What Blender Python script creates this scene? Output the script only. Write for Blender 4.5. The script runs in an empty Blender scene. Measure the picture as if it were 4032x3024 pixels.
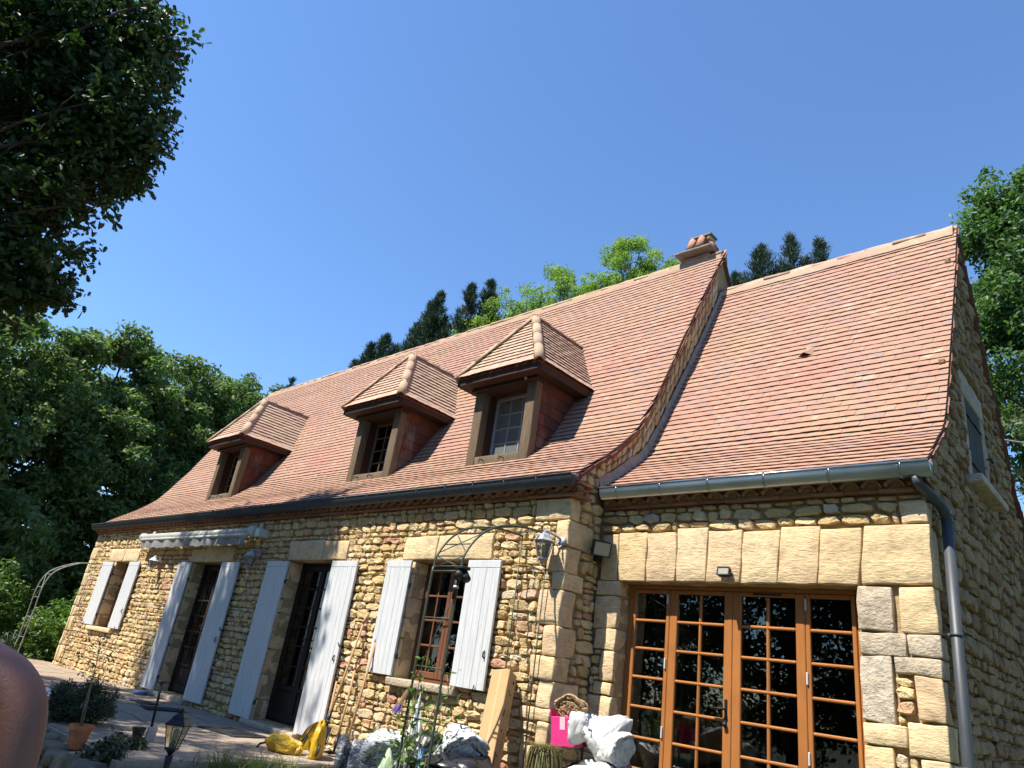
import bpy, math, random
import numpy as np
from mathutils import Vector, Matrix, noise as mnoise
R = math.radians
random.seed(7)
rng = np.random.default_rng(7)

# ------------------------------------------------------------------ camera, sky, sun, exposure
scene = bpy.context.scene
CAM = Vector((19.211, -5.723, 1.090))
YAW, PITCH, ROLL, FPX = 0.793, 0.397, 0.148, 2749.2
cyw, syw, cpt, spt = math.cos(YAW), math.sin(YAW), math.cos(PITCH), math.sin(PITCH)
FWD = Vector((-syw*cpt, cyw*cpt, spt)); RGT = Vector((cyw, syw, 0)); UPV = RGT.cross(FWD)
AX = math.cos(ROLL)*RGT + math.sin(ROLL)*UPV
BX = -math.sin(ROLL)*RGT + math.cos(ROLL)*UPV
cam_data = bpy.data.cameras.new('camera'); cam_data.sensor_width = 36.0
cam_data.lens = FPX/4032*36.0; cam_data.clip_start = 0.05; cam_data.clip_end = 3000
cam = bpy.data.objects.new('camera', cam_data); scene.collection.objects.link(cam)
cam.matrix_world = Matrix(((AX.x, BX.x, -FWD.x, CAM.x), (AX.y, BX.y, -FWD.y, CAM.y), (AX.z, BX.z, -FWD.z, CAM.z), (0, 0, 0, 1)))
scene.camera = cam

SUN = Vector((-0.32, -1.0, 1.62)).normalized()          # towards the sun
world = bpy.data.worlds.new('World'); scene.world = world; world.use_nodes = True
wn = world.node_tree; wn.nodes.clear()
sky = wn.nodes.new('ShaderNodeTexSky'); sky.sky_type = 'NISHITA'; sky.sun_disc = False
sky.sun_elevation = math.asin(SUN.z); sky.sun_rotation = math.atan2(SUN.x, SUN.y)
sky.altitude = 150; sky.air_density = 1.2; sky.dust_density = 0.0; sky.ozone_density = 11.0
bg = wn.nodes.new('ShaderNodeBackground'); bg.inputs['Strength'].default_value = 0.13
wo = wn.nodes.new('ShaderNodeOutputWorld')
wn.links.new(sky.outputs[0], bg.inputs[0]); wn.links.new(bg.outputs[0], wo.inputs[0])
sl = bpy.data.lights.new('sun', 'SUN'); sl.energy = 5.0; sl.angle = R(0.53); sl.color = (1.0, 0.935, 0.82)
so = bpy.data.objects.new('sun', sl); scene.collection.objects.link(so)
so.rotation_euler = (-SUN).to_track_quat('-Z', 'Y').to_euler(); so.location = (0, -20, 40)
scene.view_settings.view_transform = 'Standard'; scene.view_settings.look = 'None'
scene.view_settings.exposure = 0.90; scene.view_settings.gamma = 1.0
scene.render.engine = 'CYCLES'
scene.cycles.max_bounces = 7; scene.cycles.transparent_max_bounces = 12
scene.cycles.use_denoising = True

# ------------------------------------------------------------------ object helpers
col = scene.collection
def link(o, parent=None):
    col.objects.link(o)
    if parent is not None: o.parent = parent
    return o
def tag(o, label=None, cat=None, group=None, kind=None):
    if label: o['label'] = label
    if cat: o['category'] = cat
    if group: o['group'] = group
    if kind: o['kind'] = kind
    return o
def empty(name, loc=(0, 0, 0), parent=None, **k):
    o = bpy.data.objects.new(name, None); o.location = loc; o.empty_display_size = 0.1
    return tag(link(o, parent), **k)
def meshobj(name, me, mat=None, parent=None, mw=None):
    o = bpy.data.objects.new(name, me)
    if mat is not None and not me.materials: me.materials.append(mat)
    link(o, parent)
    if mw is not None: o.matrix_world = mw
    return o
class MB:
    def __init__(s): s.v = []; s.f = []
    def add(s, vs, fs):
        n = len(s.v); s.v += [tuple(p) for p in vs]; s.f += [tuple(i+n for i in f) for f in fs]; return s
    def box(s, x0, x1, y0, y1, z0, z1, c=0.0, M=None):
        """box with an optional chamfer c"""
        c = min(c, abs(x1-x0)*.45, abs(y1-y0)*.45, abs(z1-z0)*.45)
        if c <= 0:
            vs = [(x, y, z) for x in (x0, x1) for y in (y0, y1) for z in (z0, z1)]
            fs = [(0, 1, 3, 2), (4, 6, 7, 5), (0, 4, 5, 1), (2, 3, 7, 6), (0, 2, 6, 4), (1, 5, 7, 3)]
        else:
            ix = {}; vs = []
            X = (x0, x1); Y = (y0, y1); Z = (z0, z1); sg = (1, -1)
            for i in (0, 1):
                for j in (0, 1):
                    for k in (0, 1):
                        for a in (0, 1, 2):
                            p = [X[i]+sg[i]*c, Y[j]+sg[j]*c, Z[k]+sg[k]*c]
                            p[a] = (X[i], Y[j], Z[k])[a]
                            ix[i, j, k, a] = len(vs); vs.append(tuple(p))
            fs = []
            for i in (0, 1):
                q = [ix[i, 0, 0, 0], ix[i, 0, 1, 0], ix[i, 1, 1, 0], ix[i, 1, 0, 0]]; fs.append(tuple(q if i == 0 else q[::-1]))
                q = [ix[0, i, 0, 1], ix[1, i, 0, 1], ix[1, i, 1, 1], ix[0, i, 1, 1]]; fs.append(tuple(q if i == 0 else q[::-1]))
                q = [ix[0, 0, i, 2], ix[0, 1, i, 2], ix[1, 1, i, 2], ix[1, 0, i, 2]]; fs.append(tuple(q if i == 0 else q[::-1]))
            for i in (0, 1):
                for j in (0, 1):
                    a = (ix[i, j, 0, 0], ix[i, j, 1, 0], ix[i, j, 1, 1], ix[i, j, 0, 1]); fs.append(a if (i+j) % 2 == 0 else a[::-1])
                    a = (ix[i, 0, j, 0], ix[i, 0, j, 2], ix[i, 1, j, 2], ix[i, 1, j, 0]); fs.append(a if (i+j) % 2 == 0 else a[::-1])
                    a = (ix[0, i, j, 1], ix[1, i, j, 1], ix[1, i, j, 2], ix[0, i, j, 2]); fs.append(a if (i+j) % 2 == 0 else a[::-1])
            for i in (0, 1):
                for j in (0, 1):
                    for k in (0, 1):
                        a = (ix[i, j, k, 0], ix[i, j, k, 1], ix[i, j, k, 2]); fs.append(a if (i+j+k) % 2 == 0 else a[::-1])
        if M is not None: vs = [M @ Vector(p) for p in vs]
        return s.add(vs, fs)
    def tube(s, pts, r, n=8, caps=True, closed=False):
        pts = [Vector(p) for p in pts]; m = len(pts)
        rs = r if isinstance(r, (list, tuple)) else [r]*m
        vs = []; ref = None
        for i, p in enumerate(pts):
            a = pts[(i-1) % m] if (i > 0 or closed) else p; b = pts[(i+1) % m] if (i < m-1 or closed) else p
            t = (b-a).normalized()
            if ref is None:
                ref = Vector((0, 0, 1)) if abs(t.z) < .9 else Vector((1, 0, 0))
            u = (ref - t*ref.dot(t)).normalized(); ref = u; w = t.cross(u)
            for k in range(n):
                an = 2*math.pi*k/n; vs.append(p + (u*math.cos(an)+w*math.sin(an))*rs[i])
        fs = []
        for i in range(m if closed else m-1):
            for k in range(n):
                j = (i+1) % m
                fs.append((i*n+k, i*n+(k+1) % n, j*n+(k+1) % n, j*n+k))
        if caps and not closed:
            fs.append(tuple(range(n))[::-1]); fs.append(tuple((m-1)*n+k for k in range(n)))
        return s.add(vs, fs)
    def lathe(s, prof, c=(0, 0, 0), n=20, sq=None):
        vs = []; fs = []; m = len(prof)
        for r, z in prof:
            for k in range(n):
                a = 2*math.pi*k/n + (math.pi/4 if sq else 0)
                vs.append((c[0]+r*math.cos(a), c[1]+r*math.sin(a), c[2]+z))
        for i in range(m-1):
            for k in range(n): fs.append((i*n+k, i*n+(k+1) % n, (i+1)*n+(k+1) % n, (i+1)*n+k))
        fs.append(tuple(range(n))[::-1]); fs.append(tuple((m-1)*n+k for k in range(n)))
        return s.add(vs, fs)
    def mesh(s, name, mat=None, smooth=False):
        me = bpy.data.meshes.new(name); me.from_pydata([tuple(p) for p in s.v], [], s.f)
        if mat is not None: me.materials.append(mat)
        if smooth: me.polygons.foreach_set('use_smooth', [True]*len(me.polygons))
        me.update(); return me
    def build(s, name, mat, parent=None, smooth=False):
        return meshobj(name, s.mesh(name, mat, smooth), None, parent)
def box(name, mat, parent, x0, x1, y0, y1, z0, z1, c=0.0):
    return MB().box(x0, x1, y0, y1, z0, z1, c).build(name, mat, parent)
def tube(name, mat, parent, pts, r, n=8): return MB().tube(pts, r, n).build(name, mat, parent, True)

def npmesh(name, V, F, mat=None, smooth=False, tone=None):
    """V (n,3); F (m,k) all faces of k corners"""
    me = bpy.data.meshes.new(name); V = np.asarray(V, np.float32); F = np.asarray(F, np.int32); m, k = F.shape
    me.vertices.add(len(V)); me.vertices.foreach_set('co', V.ravel())
    me.loops.add(m*k); me.loops.foreach_set('vertex_index', F.ravel())
    me.polygons.add(m); me.polygons.foreach_set('loop_start', np.arange(m, dtype=np.int32)*k)
    me.polygons.foreach_set('loop_total', np.full(m, k, np.int32))
    if smooth: me.polygons.foreach_set('use_smooth', np.ones(m, bool))
    if tone is not None:
        a = me.attributes.new('tone', 'FLOAT', 'POINT'); a.data.foreach_set('value', np.asarray(tone, np.float32))
    if mat is not None: me.materials.append(mat)
    me.update(calc_edges=True); return me
def join_instances(tv, tf, mats):
    """template verts/faces placed by a list of 4x4 matrices -> MB"""
    mb = MB(); tv = np.c_[np.array(tv), np.ones(len(tv))]
    for k, M in enumerate(mats):
        mb.add((tv @ np.array(M).T)[:, :3], tf)
    return mb
def rock_box(mb, x0, x1, y0, y1, z0, z1, r=0.015, amp=0.006, seed=0.0, fq=6.0):
    """dressed block: box with rounded, uneven edges and faces"""
    c = Vector(((x0+x1)/2, (y0+y1)/2, (z0+z1)/2)); h = Vector(((x1-x0)/2, (y1-y0)/2, (z1-z0)/2))
    ax = []
    for a in range(3):
        rr = min(r, h[a]*.45); n = 2 if h[a] < .09 else 3
        inner = [(-1+2*i/n)*(h[a]-rr) for i in range(n+1)]
        ax.append([-h[a]] + inner + [h[a]])
    idx = {}; vs = []
    def vert(i, j, k):
        if (i, j, k) in idx: return idx[i, j, k]
        p = Vector((ax[0][i], ax[1][j], ax[2][k]))
        q = Vector([max(-(h[a]-min(r, h[a]*.45)), min(h[a]-min(r, h[a]*.45), p[a])) for a in range(3)])
        d = p-q
        if d.length > 1e-9: p = q + d.normalized()*min(r, min(h)*.45)
        w = (c+p)*fq + Vector((seed*3.1, seed, -seed))
        p += Vector((mnoise.noise(w), mnoise.noise(w+Vector((9, 2, 5))), mnoise.noise(w+Vector((3, 17, 8)))))*amp*2
        idx[i, j, k] = len(vs); vs.append(c+p); return idx[i, j, k]
    fs = []; N = [len(a)-1 for a in ax]
    for i in range(N[0]):
        for j in range(N[1]):
            fs.append((vert(i, j, 0), vert(i, j+1, 0), vert(i+1, j+1, 0), vert(i+1, j, 0)))
            fs.append((vert(i, j, N[2]), vert(i+1, j, N[2]), vert(i+1, j+1, N[2]), vert(i, j+1, N[2])))
    for i in range(N[0]):
        for k in range(N[2]):
            fs.append((vert(i, 0, k), vert(i+1, 0, k), vert(i+1, 0, k+1), vert(i, 0, k+1)))
            fs.append((vert(i, N[1], k), vert(i, N[1], k+1), vert(i+1, N[1], k+1), vert(i+1, N[1], k)))
    for j in range(N[1]):
        for k in range(N[2]):
            fs.append((vert(0, j, k), vert(0, j, k+1), vert(0, j+1, k+1), vert(0, j+1, k)))
            fs.append((vert(N[0], j, k), vert(N[0], j+1, k), vert(N[0], j+1, k+1), vert(N[0], j, k+1)))
    return mb.add(vs, fs)
def in_view(p, margin=150):
    d = Vector(p)-CAM; w = d.dot(FWD)
    if w < .2: return False
    x = 2016+FPX*d.dot(AX)/w; y = 1512-FPX*d.dot(BX)/w
    return -margin < x < 4032+margin and -margin < y < 3024+margin

# ------------------------------------------------------------------ materials
def newmat(name):
    m = bpy.data.materials.new(name); m.use_nodes = True; nt = m.node_tree; nt.nodes.clear()
    o = nt.nodes.new('ShaderNodeOutputMaterial'); b = nt.nodes.new('ShaderNodeBsdfPrincipled')
    nt.links.new(b.outputs[0], o.inputs[0]); return m, nt, b, o
def N(nt, t, **k):
    n = nt.nodes.new(t)
    for a, v in k.items():
        if a in n.inputs: n.inputs[a].default_value = v
        else: setattr(n, a, v)
    return n
def L(nt, a, b): nt.links.new(a, b)
def pos(nt, scale=(1, 1, 1)):
    g = N(nt, 'ShaderNodeNewGeometry'); mp = N(nt, 'ShaderNodeMapping'); mp.inputs['Scale'].default_value = scale
    L(nt, g.outputs['Position'], mp.inputs[0]); return mp.outputs[0]
def objco(nt, scale=(1, 1, 1)):
    g = N(nt, 'ShaderNodeTexCoord'); mp = N(nt, 'ShaderNodeMapping'); mp.inputs['Scale'].default_value = scale
    L(nt, g.outputs['Object'], mp.inputs[0]); return mp.outputs[0]
def noise(nt, vec, scale, detail=4, rough=.6):
    n = N(nt, 'ShaderNodeTexNoise'); n.inputs['Scale'].default_value = scale; n.inputs['Detail'].default_value = detail; n.inputs['Roughness'].default_value = rough
    L(nt, vec, n.inputs['Vector']); return n.outputs['Fac']
def ramp(nt, fac, stops, interp='LINEAR'):
    r = N(nt, 'ShaderNodeValToRGB'); r.color_ramp.interpolation = interp; e = r.color_ramp.elements
    while len(e) > 1: e.remove(e[-1])
    e[0].position = stops[0][0]; e[0].color = (*stops[0][1], 1)
    for p, c in stops[1:]:
        x = e.new(p); x.color = (*c, 1)
    L(nt, fac, r.inputs[0]); return r.outputs[0]
def mixc(nt, f, a, b, mode='MIX'):
    m = N(nt, 'ShaderNodeMix', data_type='RGBA', blend_type=mode)
    for s, v in ((m.inputs[0], f), (m.inputs[6], a), (m.inputs[7], b)):
        if hasattr(v, 'links'): L(nt, v, s)
        elif isinstance(v, tuple): s.default_value = (*v, 1)
        else: s.default_value = v
    return m.outputs[2]
def math_(nt, op, a, b=None):
    m = N(nt, 'ShaderNodeMath', operation=op)
    for s, v in ((m.inputs[0], a), (m.inputs[1], b)):
        if v is None: continue
        if hasattr(v, 'links'): L(nt, v, s)
        else: s.default_value = v
    return m.outputs[0]
def piece_random(nt):
    """random number of one piece, whether it is an object of its own or an island of a joined mesh"""
    o = N(nt, 'ShaderNodeObjectInfo'); g = N(nt, 'ShaderNodeNewGeometry')
    return math_(nt, 'FRACT', math_(nt, 'ADD', o.outputs['Random'], g.outputs['Random Per Island']))
def bump(nt, b, h, strength=.5, dist=.02):
    n = N(nt, 'ShaderNodeBump'); n.inputs['Strength'].default_value = strength; n.inputs['Distance'].default_value = dist
    L(nt, h, n.inputs['Height']); L(nt, n.outputs[0], b.inputs['Normal'])
def setp(b, **k):
    for a, v in k.items(): b.inputs[a].default_value = v

def stone_mat(name, stops, pit=.5, streak=(1, 1, 1), wear=.5, bs=.7, bd=.02, fine=45):
    m, nt, b, o = newmat(name); p = pos(nt); ps = pos(nt, streak)
    c = ramp(nt, piece_random(nt), stops)
    n1 = noise(nt, p, 9, 6, .65); n2 = noise(nt, ps, fine, 5, .7); n3 = noise(nt, p, 2.0, 3)
    c = mixc(nt, wear, c, ramp(nt, n1, [(.25, (.45, .42, .40)), (.5, (1, 1, 1)), (.8, (1.25, 1.18, 1.05))]), 'MULTIPLY')
    c = mixc(nt, .55, c, ramp(nt, n2, [(.3, (.55, .5, .45)), (.5, (1, 1, 1)), (.75, (1.15, 1.12, 1.05))]), 'MULTIPLY')
    c = mixc(nt, .5, c, ramp(nt, n3, [(.35, (.8, .78, .76)), (.6, (1.08, 1.04, 1))]), 'MULTIPLY')
    L(nt, c, b.inputs['Base Color']); setp(b, Roughness=.95); b.inputs['Specular IOR Level'].default_value = .15
    v = N(nt, 'ShaderNodeTexVoronoi'); v.inputs['Scale'].default_value = 38; L(nt, ps, v.inputs['Vector'])
    h = math_(nt, 'ADD', math_(nt, 'MULTIPLY', n1, 1.2), math_(nt, 'ADD', math_(nt, 'MULTIPLY', n2, .8), math_(nt, 'MULTIPLY', v.outputs[0], pit)))
    bump(nt, b, h, bs, bd); return m
OCH = [(0, (0.530, 0.387, 0.196)), (.14, (0.594, 0.461, 0.249)), (.28, (0.657, 0.535, 0.318)), (.42, (0.551, 0.398, 0.191)), (.54, (0.636, 0.503, 0.281)),
       (.66, (0.477, 0.345, 0.175)), (.76, (0.689, 0.583, 0.392)), (.86, (0.551, 0.355, 0.212)), (.91, (0.488, 0.270, 0.185)), (.95, (0.636, 0.562, 0.445)), (1, (0.572, 0.435, 0.233))]
GAB = [(0, (.34, .245, .14)), (.2, (.39, .295, .175)), (.4, (.30, .215, .125)), (.6, (.42, .33, .205)), (.8, (.35, .25, .14)), (.92, (.31, .19, .125)), (1, (.37, .275, .16))]  # front stone tones, darkened and greyed with the gable's shade
M = {}
M['stone'] = stone_mat('rubble_stone', OCH)
M['shaded_gable_stone'] = stone_mat('shaded_gable_rubble', GAB)  # same rubble as the front; the gable's shade is put into its colours
M['dressed'] = stone_mat('dressed_stone', [(0, (.66, .515, .31)), (.3, (.70, .56, .35)), (.55, (.635, .485, .28)), (.75, (.69, .555, .36)), (.92, (.63, .46, .29)), (1, (.68, .53, .32))], .12, (.7, .7, 3.2), .6, .7, .018, 17)
M['grey_block'] = stone_mat('weathered_block', [(0, (.52, .44, .33)), (.4, (.43, .36, .265)), (.7, (.58, .51, .41)), (1, (.46, .375, .27))], .15, (1, 1, 1.6), .85, .9, .02, 24)
M['garden_stone'] = stone_mat('garden_stone', [(0, (.20, .17, .13)), (.5, (.25, .215, .16)), (1, (.17, .15, .115))])
def simple(name, colr, rough=.6, metal=0, var=.25, sc=12, bs=.2, bd=.005, spec=.4, streak=(1, 1, 1), co='pos'):
    m, nt, b, o = newmat(name); p = pos(nt, streak) if co == 'pos' else objco(nt, streak)
    n = noise(nt, p, sc, 5, .6)
    c = mixc(nt, 1.0, colr, ramp(nt, n, [(.25, (1-var,)*3), (.5, (1, 1, 1)), (.8, (1+var*.6,)*3)]), 'MULTIPLY')
    L(nt, c, b.inputs['Base Color']); setp(b, Roughness=rough, Metallic=metal); b.inputs['Specular IOR Level'].default_value = spec
    if bs: bump(nt, b, n, bs, bd)
    return m
M['mortar'] = simple('lime_mortar', (.37, .275, .155), .95, 0, .35, 14, .8, .02, .1)
M['render'] = simple('mortar_flashing', (.33, .28, .225), .95, 0, .35, 10, .7, .02, .1)
def tile_mat(name, stops, lich=.5, dark=.35):
    m, nt, b, o = newmat(name); p = pos(nt); ps = pos(nt, (1.0, 2.5, 6))
    c = ramp(nt, piece_random(nt), stops)
    n3 = noise(nt, p, .8, 4, .6); n1 = noise(nt, ps, 7, 6, .65); n2 = noise(nt, p, 26, 4, .6); n4 = noise(nt, p, 5.5, 5, .62)
    c = mixc(nt, .75, c, ramp(nt, n3, [(.3, (1.02, .82, .90)), (.46, (1, .96, .98)), (.6, (1, 1.02, .96)), (.75, (1.06, 1.06, .92))]), 'MULTIPLY')
    c = mixc(nt, dark, c, ramp(nt, n1, [(.3, (.5, .46, .46)), (.55, (1, 1, 1)), (.8, (1.2, 1.15, 1.1))]), 'MULTIPLY')
    f = ramp(nt, n4, [(.60, (0, 0, 0)), (.70, (lich,)*3)])
    c = mixc(nt, f, c, (.50, .43, .30))
    f2 = ramp(nt, noise(nt, pos(nt, (1, 1, .35)), 2.6, 6, .75), [(.53, (0, 0, 0)), (.72, (.55,)*3)])
    c = mixc(nt, f2, c, (.30, .24, .22))
    L(nt, c, b.inputs['Base Color']); setp(b, Roughness=.85); b.inputs['Specular IOR Level'].default_value = .25
    bump(nt, b, math_(nt, 'ADD', n2, n1), .35, .008); return m
TERRA = [(0, (.352, .208, .143)), (.25, (.37, .224, .155)), (.5, (.355, .213, .152)), (.7, (.378, .236, .164)), (.85, (.342, .198, .143)), (.95, (.315, .208, .170)), (1, (.362, .219, .15))]
M['tile'] = tile_mat('flat_roof_tile', TERRA)
M['dormer_tile'] = tile_mat('dormer_roof_tile', [(0, (.44, .29, .20)), (.4, (.50, .36, .26)), (.7, (.45, .30, .23)), (1, (.50, .37, .26))], .6)
M['ridge'] = tile_mat('ridge_tile', [(0, (.40, .275, .185)), (.5, (.43, .32, .22)), (1, (.37, .24, .165))], .7)
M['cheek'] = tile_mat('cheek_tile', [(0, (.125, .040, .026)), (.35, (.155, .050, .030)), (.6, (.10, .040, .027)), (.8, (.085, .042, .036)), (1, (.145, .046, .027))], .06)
M['verge'] = tile_mat('verge_tile', [(0, (.22, .095, .06)), (.5, (.26, .12, .075)), (1, (.18, .08, .055))], .15)
M['cornice'] = tile_mat('cornice_tile', [(0, (.25, .115, .07)), (.5, (.30, .155, .10)), (1, (.21, .10, .065))], .15)
M['flue'] = tile_mat('chimney_flue_tile', [(0, (.36, .17, .11)), (.5, (.42, .22, .15)), (1, (.32, .15, .10))], .3)
M['pot'] = simple('terracotta', (.45, .17, .08), .8, 0, .3, 14)
M['zinc'] = simple('zinc', (.40, .42, .44), .30, .85, .22, 5, .05, .003, .5, (1, 4, 1))
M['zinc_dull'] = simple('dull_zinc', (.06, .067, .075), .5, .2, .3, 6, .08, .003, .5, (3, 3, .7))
def wood(name, c1, c2, rough=.6, grain=(14, 14, 1.2), sc=6, bs=.3):
    m, nt, b, o = newmat(name); p = pos(nt, grain); n = noise(nt, p, sc, 6, .65); n2 = noise(nt, pos(nt), 3, 3)
    c = mixc(nt, n, c1, c2); c = mixc(nt, .5, c, ramp(nt, n2, [(.3, (.75,)*3), (.7, (1.15,)*3)]), 'MULTIPLY')
    L(nt, c, b.inputs['Base Color']); setp(b, Roughness=rough); b.inputs['Specular IOR Level'].default_value = .35
    bump(nt, b, n, bs, .006); return m
M['oak'] = wood('varnished_oak', (.29, .105, .027), (.45, .185, .058), .35, (16, 16, 1.0), 5, .12)
M['old_wood'] = wood('weathered_oak', (.02, .013, .008), (.27, .195, .125), .9, (13, 13, .9), 4, 1.0)
M['eave_wood'] = wood('dark_eave_board', (.025, .013, .009), (.06, .028, .018), .8, (2, 2, 18), 5, .4)
M['brown_wood'] = wood('brown_window_wood', (.11, .040, .022), (.20, .085, .045), .5, (16, 16, 1.2), 5, .15)
M['dark_wood'] = wood('dark_door_wood', (.012, .006, .005), (.028, .014, .010), .75, (16, 16, 1.2), 5, .15)
M['handle_wood'] = wood('tool_handle_wood', (.34, .19, .09), (.52, .33, .18), .7, (20, 20, 2), 5, .2)
M['grey_wood'] = wood('grey_shutter_wood', (.045, .042, .040), (.085, .08, .075), .8, (18, 18, 1.5), 5, .4)
def paint(name, base, dirt):
    m, nt, b, o = newmat(name); p = pos(nt, (16, 16, .9)); n = noise(nt, p, 4, 6, .65); n2 = noise(nt, pos(nt), 40, 3)
    c = mixc(nt, ramp(nt, n, [(.40, (0, 0, 0)), (.70, (.9,)*3)]), base, dirt)
    c = mixc(nt, ramp(nt, n2, [(.68, (0, 0, 0)), (.76, (.35,)*3)]), c, dirt)
    L(nt, c, b.inputs['Base Color']); setp(b, Roughness=.55); bump(nt, b, n, .25, .004); return m
M['white'] = paint('white_shutter_paint', (.60, .615, .63), (.44, .45, .455))
M['iron'] = simple('black_iron', (.018, .018, .02), .5, .3, .3, 20)
M['dark_metal'] = simple('dark_lamp_metal', (.02, .022, .026), .4, .4, .3, 18, .1)
M['green_metal'] = simple('green_coated_tube', (.055, .075, .055), .45, .2, .35, 10, .05)
M['pale_metal'] = simple('weathered_pale_tube', (.26, .29, .25), .6, .1, .3, 10, .05)
M['grey_lamp'] = simple('weathered_lamp_metal', (.34, .36, .40), .5, .3, .35, 30, .1)
M['white_lamp'] = simple('white_lamp_enamel', (.72, .74, .76), .4, 0, .15, 20, .05)
M['black_plastic'] = simple('black_plastic', (.022, .022, .025), .45, 0, .3, 20)
M['white_plastic'] = simple('white_plastic', (.55, .55, .53), .4, 0, .1, 20, 0)
M['awning_tube'] = simple('awning_cream_tube', (.46, .46, .42), .4, 0, .2, 6, .03)
M['rubber'] = simple('black_door_mat', (.018, .019, .022), .9, 0, .4, 60, .6, .01)
M['soil'] = simple('soil', (.06, .042, .03), .95, 0, .5, 9, .9, .04)
def glass(name, tint, rough=.01, body=.0, bcol=(.5, .5, .5)):
    m, nt, b, o = newmat(name); nt.nodes.remove(b)
    t = N(nt, 'ShaderNodeBsdfTransparent'); t.inputs[0].default_value = (*tint, 1)
    g = N(nt, 'ShaderNodeBsdfGlossy'); g.inputs['Roughness'].default_value = rough
    fr = N(nt, 'ShaderNodeFresnel'); fr.inputs[0].default_value = 1.55
    last = t.outputs[0]
    if body:
        d = N(nt, 'ShaderNodeBsdfDiffuse'); d.inputs[0].default_value = (*bcol, 1); mb_ = N(nt, 'ShaderNodeMixShader'); mb_.inputs[0].default_value = body
        L(nt, last, mb_.inputs[1]); L(nt, d.outputs[0], mb_.inputs[2]); last = mb_.outputs[0]
    mx = N(nt, 'ShaderNodeMixShader'); L(nt, math_(nt, 'MULTIPLY', fr.outputs[0], 1.25), mx.inputs[0]); L(nt, last, mx.inputs[1]); L(nt, g.outputs[0], mx.inputs[2])
    L(nt, mx.outputs[0], o.inputs[0]); return m
M['glass'] = glass('window_glass', (.82, .86, .84))
M['dusty_glass'] = glass('dusty_dormer_glass', (.6, .62, .64), .05, .30, (.50, .52, .54))
M['lamp_glass'] = glass('lamp_glass', (.8, .8, .76), .08, .15, (.5, .48, .42))
def cloth(name, c, trans=.3, var=.2, sc=5):
    m, nt, b, o = newmat(name); n = noise(nt, pos(nt), sc, 4)
    cc = mixc(nt, 1.0, c, ramp(nt, n, [(.3, (1-var,)*3), (.6, (1, 1, 1))]), 'MULTIPLY')
    L(nt, cc, b.inputs['Base Color']); setp(b, Roughness=.85)
    t = N(nt, 'ShaderNodeBsdfTranslucent'); L(nt, cc, t.inputs[0]); mx = N(nt, 'ShaderNodeMixShader'); mx.inputs[0].default_value = trans
    L(nt, b.outputs[0], mx.inputs[1]); L(nt, t.outputs[0], mx.inputs[2]); L(nt, mx.outputs[0], o.inputs[0]); return m
M['curtain'] = cloth('net_curtain', (.72, .72, .70), .3)
M['valance'] = cloth('awning_fabric', (.30, .31, .32), .3, .3, 9)
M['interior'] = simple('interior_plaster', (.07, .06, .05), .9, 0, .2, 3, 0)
def leafmat(name, c1, c2, c3, trans=.35):
    m, nt, b, o = newmat(name); a = N(nt, 'ShaderNodeAttribute'); a.attribute_name = 'tone'
    c = ramp(nt, a.outputs['Fac'], [(0, c1), (.5, c2), (1, c3)])
    L(nt, c, b.inputs['Base Color']); setp(b, Roughness=.5); b.inputs['Specular IOR Level'].default_value = .35
    t = N(nt, 'ShaderNodeBsdfTranslucent'); L(nt, mixc(nt, 1.0, c, (1.25, 1.45, .6), 'MULTIPLY'), t.inputs[0])
    mx = N(nt, 'ShaderNodeMixShader'); mx.inputs[0].default_value = trans
    L(nt, b.outputs[0], mx.inputs[1]); L(nt, t.outputs[0], mx.inputs[2]); L(nt, mx.outputs[0], o.inputs[0]); return m
M['oak_leaf'] = leafmat('oak_leaf', (.022, .045, .014), (.036, .07, .02), (.065, .115, .028), .25)
M['wood_leaf'] = leafmat('woodland_leaf', (.07, .115, .035), (.115, .175, .06), (.17, .24, .09), .4)
M['bush_leaf'] = leafmat('bush_leaf', (.05, .10, .02), (.085, .16, .03), (.14, .22, .045), .35)
M['robinia_leaf'] = leafmat('robinia_leaf', (.14, .23, .04), (.20, .30, .055), (.26, .37, .08), .45)
M['conifer_leaf'] = leafmat('conifer_needle', (.015, .035, .018), (.028, .055, .028), (.045, .08, .04), .12)
M['fir_leaf'] = leafmat('fir_needle', (.03, .06, .03), (.055, .085, .035), (.13, .14, .045), .2)
M['right_leaf'] = leafmat('chestnut_leaf', (.05, .105, .035), (.08, .15, .05), (.12, .21, .065), .4)
M['grass'] = leafmat('grass_blade', (.06, .10, .025), (.10, .15, .04), (.22, .21, .08), .3)
M['rosemary'] = leafmat('rosemary_leaf', (.02, .035, .018), (.035, .055, .028), (.06, .08, .04), .15)
M['dry_leaf'] = leafmat('dry_grass', (.10, .085, .035), (.18, .15, .06), (.20, .22, .07), .2)
M['vine_leaf'] = leafmat('vine_leaf', (.08, .15, .035), (.13, .21, .05), (.18, .28, .08), .35)
M['lavender'] = simple('lavender_bloom', (.22, .16, .42), .8, 0, .4, 40, 0)
M['bark'] = simple('bark', (.085, .065, .048), .95, 0, .5, 6, .9, .03, .1, (6, 6, 1))
M['stem'] = simple('pale_stem', (.22, .17, .12), .9, 0, .3, 20)
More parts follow.
